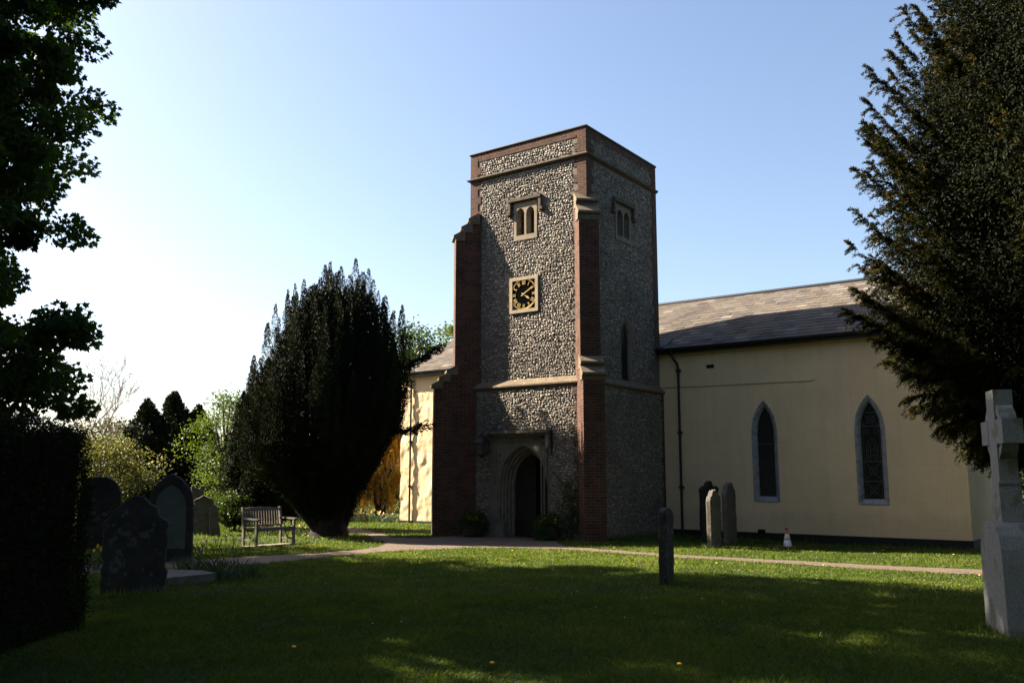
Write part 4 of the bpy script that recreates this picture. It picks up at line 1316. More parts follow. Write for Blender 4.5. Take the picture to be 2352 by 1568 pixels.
for ph, zt, k in boughs:
    Rr = np.interp(zt, zp, rp) * k * (1 - .16 * max(0.0, -math.sin(ph)))
    tipz = zt
    rise = np.interp(zt, [2, 3.2, 4.5, 6, 9, 12], [-.9, -.1, 1.2, 2.2, 2.6, 2.6])
    z0_ = max(1.6, tipz - rise - .25)
    dirv = np.array([math.cos(ph), math.sin(ph), 0])
    p0 = np.array([0, 0, z0_]) ; p2 = dirv * Rr + np.array([0, 0, tipz])
    p1 = dirv * Rr * .62 + np.array([0, 0, z0_ + (tipz - z0_) * .14 + (.35 if rise < 0 else -.1)])
    cv = bezier(p0, p1, p2, 26)
    wb.tube(cv[:23:3], np.linspace(.075, .008, len(cv[:23:3])), 5)
    tipb = k > .93
    ntw = 110 if tipb else 52
    thin = r.uniform(0, 6.28)
    for j in range(ntw):
        t = .40 + .60 * (j / (ntw - 1)) ** (.85 if tipb else 1.0)
        ft = t * 25; k0 = min(24, int(ft)); q = cv[k0] + (cv[k0 + 1] - cv[k0]) * (ft - k0)
        tan = unit(cv[k0 + 1] - cv[k0])
        if r.uniform() < .35 + .35 * math.sin(t * 31 + thin) and t < .97: continue
        side = unit(np.cross(tan, [0, 0, 1])) * (1 if j % 2 else -1)
        w = (1 - t) * 1.5 + .10
        L = (r.uniform(.10, .20) + (1 - t) * (1.0 if tipb else .75)) * r.uniform(.55, 1.25)
        d = unit(tan * r.uniform(.7, 1.2) + side * r.uniform(.1, .8) + np.array([0, 0, r.uniform(-.85, .40)]))
        far = abs(ph - math.pi) > .95
        m = int((34 + L * 260) * (.3 if far else 1.0))
        tt = r.uniform(0, 1, m)
        drop = np.stack([0 * tt, 0 * tt, -.45 * L * tt ** 2], 1)
        P = q + d * (L * tt)[:, None] + drop + r.normal(size=(m, 3)) * (.011 + .016 * (1 - t))
        D = unit(d + r.normal(size=(m, 3)) * .45 + np.array([0, 0, -.12]))
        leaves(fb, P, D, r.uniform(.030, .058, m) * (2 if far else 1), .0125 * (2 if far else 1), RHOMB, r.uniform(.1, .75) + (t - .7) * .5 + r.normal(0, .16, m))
n = 300000
zi = r.uniform(2.2, 12.6, n); phi = math.pi + r.uniform(-1.25, 1.1, n)
Ri = np.interp(zi, zp, rp) * (.84 + .05 * np.sin(zi * 4 + 3 * np.sin(phi * 6))) * np.sqrt(r.uniform(.25, 1, n))
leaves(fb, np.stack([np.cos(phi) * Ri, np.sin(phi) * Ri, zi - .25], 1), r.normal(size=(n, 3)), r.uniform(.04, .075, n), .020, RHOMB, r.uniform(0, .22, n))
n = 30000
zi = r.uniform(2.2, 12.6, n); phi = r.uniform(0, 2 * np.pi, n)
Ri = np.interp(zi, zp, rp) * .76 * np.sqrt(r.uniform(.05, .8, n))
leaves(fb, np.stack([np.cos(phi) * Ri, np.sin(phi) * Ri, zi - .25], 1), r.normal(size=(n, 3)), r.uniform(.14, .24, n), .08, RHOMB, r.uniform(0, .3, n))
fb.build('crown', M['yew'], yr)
wb.tube([(0, 0, -.1), (.05, 0, 2), (0, .1, 6), (0, 0, 12.5)], [.75, .55, .40, .05], 14)
wb.build('trunk', M['yewbark'], yr)

# ------------------------------------------------------------------ background trees and shrubs
def cypress(loc, label, H, Rm, seed, n=70):
    root = tree('cypress_tree', label, 'tree', loc, 'dark cypresses behind the headstones')
    r = np.random.default_rng(seed); b = MB()
    for i in range(n):
        ph = r.uniform(0, 6.283); zt = H * r.uniform(.10, 1.0) ** .9
        R0 = Rm * np.interp(zt / H, [0, .25, .6, .85, 1], [.85, 1, .78, .42, .03]) * r.uniform(.75, 1.0)
        q = np.array([math.cos(ph) * R0, math.sin(ph) * R0, zt])
        plume_leaves(b, q + [0, 0, -.9], q + [-.03, 0, .1], .30, 190, (.13, .05), r, (.0, .7), .8)
    b.build('crown', M['conifer'], root)
    t = MB(); t.tube([(0, 0, -.1), (0, 0, H * .85)], [.2, .03], 8); t.build('trunk', M['bark'], root)
cypress((-15.75, 42), 'dark cypress with the tallest tip, middle of the clump behind the headstones', 5.6, 1.55, 1, 150)
cypress((-16.65, 41.3), 'dark pointed cypress on the left edge of the clump behind the headstones', 5.15, 1.45, 2, 135)
cypress((-14.75, 42.6), 'dark cypress with a leaning top, right edge of the clump behind the headstones', 5.0, 1.4, 3, 135)

t = tree('hawthorn_bush', 'pale yellow-green bush in sunlight beyond the round-topped headstone', 'bush', (-16.0, 35.5))
broadleaf(t, 3.35, 1.9, 1.8, .3, M['blossom'], M['bark'], 120, 110, (.10, .07), trunk_r=.12, clump_r=.52, seed=4)
t = tree('spring_tree', 'bright green young-leaved tree between the cypresses and the drooping yew', 'tree', (-11.75, 37.5))
broadleaf(t, 5.5, 1.5, 1.7, .35, M['spring'], M['bark'], 105, 110, (.10, .07), trunk_r=.14, clump_r=.52, seed=9, shape=lambda z: 1.0 - .28 * max(0, z))
t = tree('round_shrub', 'low bright green shrub behind the left end of the bench', 'shrub', (-8.75, 29.0))
broadleaf(t, 1.25, .52, .55, .05, M['mid'], M['bark'], 50, 110, (.075, .045), trunk_r=.05, clump_r=.26, seed=10)
t = tree('dark_oak', 'dull olive-brown tree far off behind the pale bush', 'tree', (-27.5, 62))
broadleaf(t, 5.6, 3.6, 3, 1.2, M['olive'], M['bark'], 90, 90, (.22, .15), trunk_r=.2, clump_r=.9, seed=12)
t = tree('lime_tree', 'fresh green tree showing between the big yew and the church roof', 'tree', (-7.0, 62))
broadleaf(t, 12.3, 2.6, 2.5, 3.0, M['mid'], M['bark'], 120, 110, (.22, .15), trunk_r=.25, clump_r=.85, seed=14)
t = tree('lime_tree', 'pale green treetop rising behind the church roof beside the tower', 'tree', (-3.7, 66))
broadleaf(t, 13.2, 2.4, 2.4, 4.0, M['spring'], M['bark'], 110, 110, (.22, .15), trunk_r=.25, clump_r=.8, seed=15)
t = tree('laurel_bush', 'shadowy green bush in the gap under the golden yew', 'bush', (-8.2, 46))
broadleaf(t, 3.6, 2.2, 1.6, .2, M['mid'], M['bark'], 90, 90, (.13, .08), trunk_r=.12, clump_r=.6, seed=16)
for i, (x, y, h, w, lab) in enumerate(((-22, 47, 2.6, 2.2, 'low green bush just right of the hedge, beyond the pale bush'), (-13.4, 50, 3.3, 2.4, 'green bush glimpsed behind the bright green tree'),
                                       (-10.8, 40, 2.4, 1.5, 'green bush behind the bench between the two dark yews'), (15.0, 22.5, 3.4, 2.4, 'dark bush past the end of the nave behind the granite cross'))):
    t = tree('garden_bush', lab, 'bush', (x, y), 'green bushes along the far side of the churchyard')
    broadleaf(t, h, w, w * .8, .1, M['mid'], M['bark'], 70, 90, (.13, .08), trunk_r=.08, clump_r=.55, seed=30 + i)

def bare_tree(loc, label, H, seed, spread=.5, depth=6, r0=.16):
    root = tree('bare_tree', label, 'tree', loc)
    r = np.random.default_rng(seed); tr_ = MB(); br = MB()
    def grow(mb, p, d, L, rad, lev):
        n = 4
        pts = [p]
        for i in range(n):
            d = unit(d + r.normal(size=3) * .10 + np.array([0, 0, .05])); p = p + d * L / n; pts.append(p)
        mb.tube(pts, np.linspace(rad, rad * .62, n + 1), 5 if lev < 3 else 3, cap=False)
        if lev >= depth: return
        for k in range(3 if lev < 5 else 2):
            a = unit(d + r.normal(size=3) * spread + np.array([0, 0, .16]))
            grow(br, pts[-1] if k < 2 else pts[2], a, L * r.uniform(.60, .82), max(rad * .58, .012), lev + 1)
    grow(tr_, np.array([0, 0, -.1]), np.array([.05, 0, 1.]), H * .27, r0, 0)
    tr_.build('trunk', M['palebark'], root); br.build('branches', M['palebark'], root)
bare_tree((-25.6, 55), 'tall leafless tree against the white sky above the hedge', 10.5, 3, .42, 6, .12)
bare_tree((-23.3, 60), 'small leafless tree low between the hedge and the cypresses', 5.5, 6, .55, 6, .09)

# far greenery that closes the view
fw = MB(); r = np.random.default_rng(77)
n = 60000
x = r.uniform(-75, 60, n); yb = 84 + 6 * np.sin(x * .07) + r.normal(0, 2.2, n)
hh = 3.0 + 1.1 * np.sin(x * .31) + .8 * np.sin(x * .83 + 1) + .5 * np.sin(x * 2.1)
z = hh * np.sqrt(r.uniform(0, 1, n))
leaves(fw, np.stack([x, yb, z], 1), r.normal(size=(n, 3)), r.uniform(.3, .6, n), .3, RHOMB, r.uniform(0, 1, n))
fw.build('far_wood', M['mid'], kind='stuff')

# ------------------------------------------------------------------ clipped hedge at the left
hg = MB(); r = np.random.default_rng(41)
HA, HB = np.array([-4.80, 10.35]), np.array([-4.2, 4.0])
hdv = (HB - HA) / np.linalg.norm(HB - HA); hnv = np.array([-hdv[1], hdv[0]])
hroot = thing('clipped_hedge', 'tall clipped dark yew hedge filling the left foreground', 'hedge', (HA[0], HA[1], 0))
Lh = np.linalg.norm(HB - HA); Wh, Hh = 2.6, 2.14
def hpt(s, w, z): # s along, w away to the left, z up
    return np.stack([hdv[0] * s - (-hnv[0]) * 0 + (-abs(hnv[0])) * w, hdv[1] * s + (hnv[1] if hnv[0] < 0 else -hnv[1]) * w, z], -1)
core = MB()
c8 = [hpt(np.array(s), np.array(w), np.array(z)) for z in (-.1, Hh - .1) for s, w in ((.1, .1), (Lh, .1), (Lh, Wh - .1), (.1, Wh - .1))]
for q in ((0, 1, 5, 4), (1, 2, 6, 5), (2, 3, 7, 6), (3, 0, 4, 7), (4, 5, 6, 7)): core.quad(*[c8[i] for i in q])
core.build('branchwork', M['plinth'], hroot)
def shell(n, s, w, z, d):
    jit = r.normal(size=(n, 3)) * .035
    lump = .05 * np.sin(s * 3.1 + z * 2) + .035 * np.sin(z * 5.3 + s * 1.7)
    P = hpt(s, w, z) + jit
    D = unit(d + r.normal(size=(n, 3)) * .75)
    leaves(hg, P + np.asarray(d) * lump[:, None], D, r.uniform(.03, .06, n), .014, RHOMB, r.uniform(0, 1, n))
dr_ = hpt(np.array(0.), np.array(-1.), np.array(0.)); de = hpt(np.array(-1.), np.array(0.), np.array(0.))
n = 90000; shell(n, r.uniform(0, Lh, n), r.uniform(0, .06, n), r.uniform(0, Hh, n), dr_)
n = 45000; shell(n, r.uniform(0, .06, n), r.uniform(0, Wh, n), r.uniform(0, Hh, n), de)
n = 40000; shell(n, r.uniform(0, Lh, n), r.uniform(0, Wh, n), Hh + r.uniform(-.06, .0, n), np.array([0, 0, 1.]))
hg.build('foliage', M['hedge'], hroot)

# unseen trees added behind and beside the view to cut the sky light
for i, (x, y, h) in enumerate(((-18, 4, 19), (-17, -5, 16), (-9.5, -7, 17), (-1.5, -7.5, 17), (6.5, -7, 17), (14.5, -4, 17), (20.5, 4, 18), (-24, 12, 19), (25, 12, 21), (23, 20, 20))):
    t = tree('unseen_tree', 'tall dense tree added out of view to cut the sky light', 'tree', (x, y), 'unseen trees added to cut the sky light')
    broadleaf(t, h, 4.6, 4.2, 2.2, M['maple'], M['bark'], 170, 75, (.42, .30), trunk_r=.4, clump_r=1.7, seed=60 + i)
t = tree('unseen_tree', 'leafy tree beyond the left edge of the view, shading the path', 'tree', (-22, 22.3))
broadleaf(t, 15, 4.2, 4.0, 2.5, M['maple'], M['bark'], 150, 80, (.36, .26), trunk_r=.35, clump_r=1.4, seed=80)

# ------------------------------------------------------------------ gravestones
def profile_stone(name, label, loc, rotz, outline, t, mat, tilt=(0, 0), panel_=None, group=None, grp_cat='gravestone', seed=0, wob=.012):
    """slab cut to an outline (x, z), softened and worn"""
    r = np.random.default_rng(seed + 100)
    P = []
    for i in range(len(outline)):
        a, b = np.array(outline[i]), np.array(outline[(i + 1) % len(outline)])
        k = max(1, int(np.linalg.norm(b - a) / .09))
        for j in range(k): P.append(a + (b - a) * j / k)
    P = np.array(P) + r.normal(size=(len(P), 2)) * wob * (np.array(P)[:, 1:] > .02)
    c = P.mean(0)
    m = MB()
    b = .018
    def inset(d):
        nx_ = np.roll(P, -1, 0) - np.roll(P, 1, 0); nn = np.stack([nx_[:, 1], -nx_[:, 0]], 1); nn /= np.linalg.norm(nn, axis=1)[:, None] + 1e-9
        return P - nn * d
    I = inset(b)
    L = [(I, -t / 2), (P, -t / 2 + b), (P, t / 2 - b), (I, t / 2)]
    n = len(P)
    V = np.concatenate([np.stack([q[:, 0], np.full(n, y), q[:, 1]], 1) for q, y in L])
    j = np.arange(n); j2 = (j + 1) % n
    for l in range(3):
        F = np.stack([l * n + j, (l + 1) * n + j, (l + 1) * n + j2, l * n + j2], -1)
        m.add(V, F)
    m.poly(V[:n]); m.poly(V[3 * n:][::-1])
    root = thing(name, label, grp_cat, (loc[0], loc[1], Gz(*loc)), rotz, group)
    root.rotation_euler = (tilt[0], tilt[1], rotz)
    m.build('stone_slab', mat, root)
    if panel_:
        pm = MB(); pm.poly([(x, -t / 2 - .006, z) for x, z in panel_])
        for i in range(len(panel_)):
            a, q = panel_[i], panel_[(i + 1) % len(panel_)]
            pm.quad((a[0], -t / 2 - .006, a[1]), (a[0], -t / 2 + .01, a[1]), (q[0], -t / 2 + .01, q[1]), (q[0], -t / 2 - .006, q[1]))
        pm.build('inscription_panel', M['palestone'], root)
    return root

def arc(cx, cz, r_, a0, a1, n): return [(cx + r_ * math.cos(R(a0 + (a1 - a0) * i / n)), cz + r_ * math.sin(R(a0 + (a1 - a0) * i / n))) for i in range(n + 1)]
def pointed(w, zs, r_, n=9, base=-.2):
    L = arch_line(0, w, base, zs, r_, 2 * n); return L[::-1]
GS = 'old headstones under the trees on the left'
profile_stone('headstone', 'large lichen-spotted headstone with stepped shoulders nearest the hedge', (-5.40, 13.25), R(14),
              [(-.43, -.2), (.43, -.2), (.44, 1.02), (.33, 1.10), (.29, 1.17), (.22, 1.20)] + arc(0, 1.18, .20, 20, 160, 8) + [(-.22, 1.20), (-.29, 1.16), (-.34, 1.09), (-.43, 1.02)], .15, M['darkstone'], (R(-2), R(-1.5)), None, GS, seed=1)
profile_stone('headstone', 'tall gothic pointed headstone with a greenish inset panel', (-6.80, 18.35), R(10), pointed(.43, 1.08, .64), .15, M['darkstone'], (0, R(-1)), pointed(.30, 1.04, .46, 9, .25), GS, seed=2, wob=.004)
profile_stone('headstone', 'dark round-topped headstone half hidden by the hedge', (-9.62, 21.35), R(12), [(-.45, -.2), (.45, -.2)] + arc(0, 1.22, .45, 0, 180, 14), .15, M['darkstone'], (0, R(1)), None, GS, seed=3, wob=.005)
profile_stone('headstone', 'broad low headstone with a curved top left of the bench', (-8.95, 26.5), R(8), [(-.28, -.2), (.28, -.2), (.27, .98)] + arc(0, .80, .33, 35, 145, 8) + [(-.27, .98)], .13, M['headstone'], (0, R(2)), None, GS, seed=4)
profile_stone('headstone', 'narrow headstone with a notched top behind the gothic one', (-9.32, 27.1), R(8), [(-.17, -.2), (.17, -.2), (.17, 1.40), (.10, 1.46), (.05, 1.36), (-.05, 1.36), (-.10, 1.46), (-.17, 1.40)], .14, M['headstone'], (0, 0), None, GS, seed=5)
profile_stone('headstone', 'small leaning headstone closest to the bench', (-8.52, 26.4), R(8), [(-.14, -.2), (.16, -.2), (.12, .70), (.17, .74), (.10, .84), (0, .90), (-.09, .83), (-.13, .72)], .12, M['headstone'], (0, R(-5)), None, GS, seed=6)
GR = 'headstones standing near the nave wall'
sh = lambda w, h: [(-w, -.2), (w, -.2), (w, h - .22), (w - .035, h - .19), (w - .04, h - .13)] + arc(0, h - .26, w - .06, 30, 150, 9) + [(-w + .04, h - .13), (-w + .035, h - .19), (-w, h - .22)]
profile_stone('headstone', 'weathered headstone with sunlit edge and hooped top beside the path, left of a pair', (4.94, 22.5), R(57), sh(.33, 1.40), .13, M['headstone'], (0, R(1)), None, GR, seed=7)
profile_stone('headstone', 'taller weathered headstone with shouldered top, right of the pair near the nave', (5.82, 24.55), R(57), sh(.36, 1.56), .14, M['headstone'], (0, R(-1)), None, GR, seed=8)
profile_stone('headstone', 'dark scroll-topped headstone standing against the nave behind two others', (5.62, 26.15), R(40), [(-.36, -.2), (.36, -.2), (.36, 1.30), (.40, 1.42), (.27, 1.50), (.18, 1.44)] + arc(.0, 1.50, .15, 10, 170, 6) + [(-.18, 1.44), (-.27, 1.50), (-.40, 1.42), (-.36, 1.30)], .13, M['darkstone'], (0, 0), None, GR, seed=9)
profile_stone('headstone', 'narrow leaning headstone seen edge-on alone on the shaded lawn', (2.40, 14.4), R(66), [(-.25, -.2), (.25, -.2), (.25, 1.08), (.18, 1.10), (.12, 1.16), (-.12, 1.17), (-.18, 1.12), (-.25, 1.10)], .12, M['darkstone'], (R(0), R(3)), None, None, seed=10)

# fallen ledger beside the big headstone
lg_ = MB()
P = np.array([(-5.75, 15.5), (-5.35, 13.95), (-4.78, 14.55), (-4.72, 14.75), (-5.1, 15.2)])
P = P - P.mean(0); t0 = np.array([-5.14, 14.79])
top = np.column_stack([P, .13 + .02 * P[:, 0]]); bot = np.column_stack([P, np.full(5, -.1)])
a = sum(P[i][0] * P[(i + 1) % 5][1] - P[(i + 1) % 5][0] * P[i][1] for i in range(5))
o = list(range(5)) if a > 0 else list(range(5))[::-1]
lg_.poly(top[o])
for i in range(5): lg_.quad(bot[o[i]], bot[o[(i + 1) % 5]], top[o[(i + 1) % 5]], top[o[i]])
lo_ = lg_.build('ledger_stone', M['headstone']); lo_.location = (t0[0], t0[1], 0)
tag(lo_, 'flat pale ledger stone lying in the grass beside the largest dark headstone', 'gravestone')

# distant crosses
def small_cross(loc, label, h, rotz):
    root = thing('cross_gravestone', label, 'gravestone', (loc[0], loc[1], 0), rotz, 'small stone crosses under the golden yew')
    m = MB(); w = .055
    m.box(-w, w, -.05, .05, .18, h); m.box(-.20, -w - .0005, -.045, .045, h * .66, h * .66 + .11); m.box(w + .0005, .20, -.045, .045, h * .66, h * .66 + .11); m.build('cross', M['headstone'], root)
    b = MB(); b.box(-.24, .24, -.16, .16, -.1, .10); b.box(-.16, .16, -.11, .11, .1005, .1795); b.build('base', M['headstone'], root)
small_cross((-6.72, 38.6), 'tallest of the three small stone crosses seen below the golden yew', .98, R(25))
small_cross((-7.02, 39.4), 'small stone cross left of the tallest one beyond the yew trunk', .62, R(15))
small_cross((-6.42, 39.4), 'small stone cross right of the tallest one near the golden yew', .74, R(35))

# memorial cross at the right
mc_ = thing('memorial_cross', 'tall grey granite wheel cross on a rounded block, cut by the right edge', 'memorial', (5.57, 10.3, Gz(5.5, 10.3)), R(76.5))
# local x runs along the arms (towards -x = nearer the viewer), y is the thickness
h = MB()
Zr = lambda z: z + .10
def rot_x(mb, *a, **k): mb.box(*a, **k)
h.box(-.15, .15, -.10, .10, 1.66, 2.68); h.box(-.43, -.1505, -.105, .105, 2.07, 2.34); h.box(.1505, .43, -.105, .105, 2.07, 2.34)
for q in range(4):
    a0_ = 90 * q + 14; a1_ = 90 * q + 76
    o_ = arc(0, 2.205, .335, a0_, a1_, 10); i_ = arc(0, 2.205, .25, a0_, a1_, 10)
    for k in range(10):
        for y in (-.085, .085):
            Q = [(o_[k][0], y, o_[k][1]), (o_[k + 1][0], y, o_[k + 1][1]), (i_[k + 1][0], y, i_[k + 1][1]), (i_[k][0], y, i_[k][1])]
            h.quad(*(Q if y < 0 else Q[::-1]))
        h.quad((o_[k][0], -.085, o_[k][1]), (o_[k][0], .085, o_[k][1]), (o_[k + 1][0], .085, o_[k + 1][1]), (o_[k + 1][0], -.085, o_[k + 1][1]))
        h.quad((i_[k][0], .085, i_[k][1]), (i_[k][0], -.085, i_[k][1]), (i_[k + 1][0], -.085, i_[k + 1][1]), (i_[k + 1][0], .085, i_[k + 1][1]))
h.build('cross_head', M['granite'], mc_)
s = MB()
F = lambda p, q, a: (p, a, q)
s.prism([(-.15, 1.66), (-.165, 1.655), (-.165, 1.625), (-.15, 1.62), (-.19, 1.20), (.19, 1.20), (.15, 1.62), (.165, 1.625), (.165, 1.655), (.15, 1.66)], -.115, .115, F)
s.build('shaft', M['granite'], mc_)
bl = MB()
bl.prism([(-.45, -.25), (.45, -.25), (.43, .78), (.41, .93), (.36, 1.07), (.27, 1.17), (.18, 1.215), (-.18, 1.215), (-.27, 1.17), (-.36, 1.07), (-.41, .93), (-.43, .78)], -.21, .21, F)
bl.prism([(-.47, -.25), (.47, -.25), (.46, .74), (-.46, .74)], -.235, -.2105, F)
bl.build('block', M['granite'], mc_)

# ------------------------------------------------------------------ traffic cone
cn = thing('traffic_cone', 'small orange traffic cone with a white reflective sleeve by the nave wall', 'traffic cone', (7.05, 23.6, Gz(7, 23.6)))
c = MB(); c.lathe([(.115, .03), (.075, .22), (.07, .235)], (0, 0, 0), 20); c.lathe([(.046, .345), (.030, .44), (.024, .45), (0, .45)], (0, 0, 0), 20); c.build('cone_body', M['orange'], cn)
c = MB(); c.lathe([(.0755, .22), (.080, .225), (.049, .345), (.044, .348)], (0, 0, 0), 20); c.lathe([(.112, .045), (.113, .04), (.08, .2), (.078, .205)], (0, 0, 0), 20); c.build('reflective_sleeve', M['white'], cn)
c = MB(); c.box(-.15, .15, -.15, .15, -.03, .03); c.build('base', M['orange'], cn)

# ------------------------------------------------------------------ bench
BW, BD = 1.17, .56
bn = thing('park_bench', 'weathered wooden slatted bench with curved iron braces on a stone slab', 'bench', (-6.14, 22.1, 0), R(52))
def bx(name, *a, mat=M['teak'], parent=bn):
    m = MB(); m.box(*a); return m.build(name, mat, parent)
# local x along the seat, y to the back
for x in (0, BW - .06):
    bx('leg', x, x + .06, 0, .06, 0, .62)
for x in (0, BW - .06):
    m = MB(); m.prism([(BD - .06, 0), (BD, 0), (BD + .01, .40), (BD + .09, .93), (BD + .03, .93), (BD - .055, .42)], x, x + .06, lambda p, q, a: (a, p, q)); m.build('leg', M['teak'], bn)
    bx('stretcher', x + .012, x + .048, .061, BD - .061, .13, .18)
    m = MB(); m.prism([(-.05, .621), (BD + .02, .645), (BD + .02, .675), (-.05, .655)], x - .012, x + .072, lambda p, q, a: (a, p, q)); m.build('armrest', M['teak'], bn)
    br = MB(); yc_ = BD / 2
    for s in (-1, 1):
        an = np.linspace(0, math.pi / 2, 8)
        br.tube(np.stack([np.full(8, x + .03), yc_ + s * (.20 * (1 - np.cos(an)) + .012), .15 + .22 * np.sin(an)], 1), .010, 6)
    br.tube([(x + .03, yc_, -.02), (x + .03, yc_, .17)], .011, 6)
    br.build('brace', M['iron'], bn)
m = MB()
m.box(.061, BW - .061, .005, .04, .37, .44); m.box(.061, BW - .061, BD - .05, BD - .02, .37, .43)
for k in range(6): m.box(.05, BW - .05, .045 + k * .083, .112 + k * .083, .425 - .004 * k, .445 - .004 * k)
m.build('seat', M['teak'], bn)
m = MB()
sl_ = lambda z: BD - .03 + (z - .42) * .16
m.prism([(.061, .85), (BW - .061, .85), (BW - .061, .90), (BW * .75, .925), (BW * .5, .935), (BW * .25, .925), (.061, .90)], 0, .03, lambda p, q, a: (p, sl_(q) + a, q))
m.box(.061, BW - .061, 0, .03, .46, .50, f=lambda x, y, z: (x, sl_(z) + y, z))
for k in range(13):
    x = .09 + k * (BW - .22) / 12
    m.box(x, x + .042, .005, .022, .4995, .8505, f=lambda x, y, z: (x, sl_(z) + y, z))
m.build('backrest', M['teak'], bn)
sl2 = MB(); sl2.box(-.15, BW + .12, -.10, BD * .75, -.06, .022); so = sl2.build('paving_slab', M['paving']); so.location = (-6.14, 22.1, 0); so.rotation_euler = (0, 0, R(52))
tag(so, 'pale stone slab let into the grass under the bench', 'slab')

# ------------------------------------------------------------------ planters and climber by the door
def planter(x, y, label, seed, trailing):
    p = cw(x, y); root = thing('barrel_planter', label, 'planter', (p[0], p[1], 0.0), CR + .3, 'half-barrel planters flanking the church door')
    r = np.random.default_rng(seed)
    m = MB(); m.lathe([(0, -.02), (.25, -.02), (.30, .18), (.315, .34), (.29, .34), (.27, .28), (0, .28)], (0, 0, 0), 22); m.build('tub', M['tub'], root)
    m = MB()
    for z, rr in ((.06, .272), (.26, .317)): m.lathe([(rr, z), (rr + .006, z + .005), (rr + .006, z + .035), (rr + .001, z + .04)], (0, 0, 0), 22)
    m.build('hoop', M['iron'], root)
    n = 2600; fo = MB()
    d = unit(r.normal(size=(n, 3)) * [1, 1, .6] + [0, 0, .45]); P = d * (r.uniform(.08, .36, n) ** .8)[:, None] * [1, 1, 1.05] + [0, 0, .30]
    leaves(fo, P, d + r.normal(size=(n, 3)) * .6, r.uniform(.04, .08, n), .035, RHOMB)
    if trailing:
        n = 900; a = r.uniform(math.pi * .9, math.pi * 1.6, n); zz_ = r.uniform(-.02, .36, n); rr = .33 + r.uniform(0, .08, n)
        leaves(fo, np.stack([np.cos(a) * rr, np.sin(a) * rr, zz_], 1), r.normal(size=(n, 3)) + [0, 0, -1], .06, .04, RHOMB)
    fo.build('foliage', M['mid'], root)
    fme = None
    for i in range(20):
        a = r.uniform(0, 6.28); rr = r.uniform(.1, .34)
        if fme is None:
            fm = MB()
            for k in range(5):
                b_ = k * 1.257; fm.poly([(0, 0, 0), (.04 * math.cos(b_ - .5), .04 * math.sin(b_ - .5), .014), (.04 * math.cos(b_ + .5), .04 * math.sin(b_ + .5), .014)])
            o = fm.build('flower', M['yellow'], root); fme = o
        else:
            o = fme.copy(); COL.objects.link(o); o.parent = root
        o.location = (math.cos(a) * rr, math.sin(a) * rr, .42 + r.uniform(-.02, .16)); o.rotation_euler = (r.normal() * .6, r.normal() * .6, a)
planter(-3.42, -.70, 'half-barrel planter with yellow flowers left of the church door', 3, False)
planter(-.85, -.72, 'half-barrel planter with trailing leaves and yellow flowers right of the church door', 4, True)
p = cw(-.52, -LO - .03)
cl_ = thing('climbing_plant', 'leafy climber trained up the corner between door and brick buttress', 'plant', (p[0], p[1], 0), CR)
r = np.random.default_rng(15); st_ = MB(); lf = MB()
for i in range(5):
    pts = [np.array([r.normal() * .05, -.02, 0])]
    for k in range(9): pts.append(pts[-1] + np.array([r.normal() * .06, r.normal() * .01, r.uniform(.12, .20)]))
    st_.tube(pts, np.linspace(.014, .005, 10), 5)
    for q in pts[2:]:
        n = 20; leaves(lf, q + r.normal(size=(n, 3)) * [.12, .05, .10], r.normal(size=(n, 3)), r.uniform(.04, .08, n), .04, RHOMB)
st_.build('stem', M['bark'], cl_); lf.build('foliage', M['mid'], cl_)

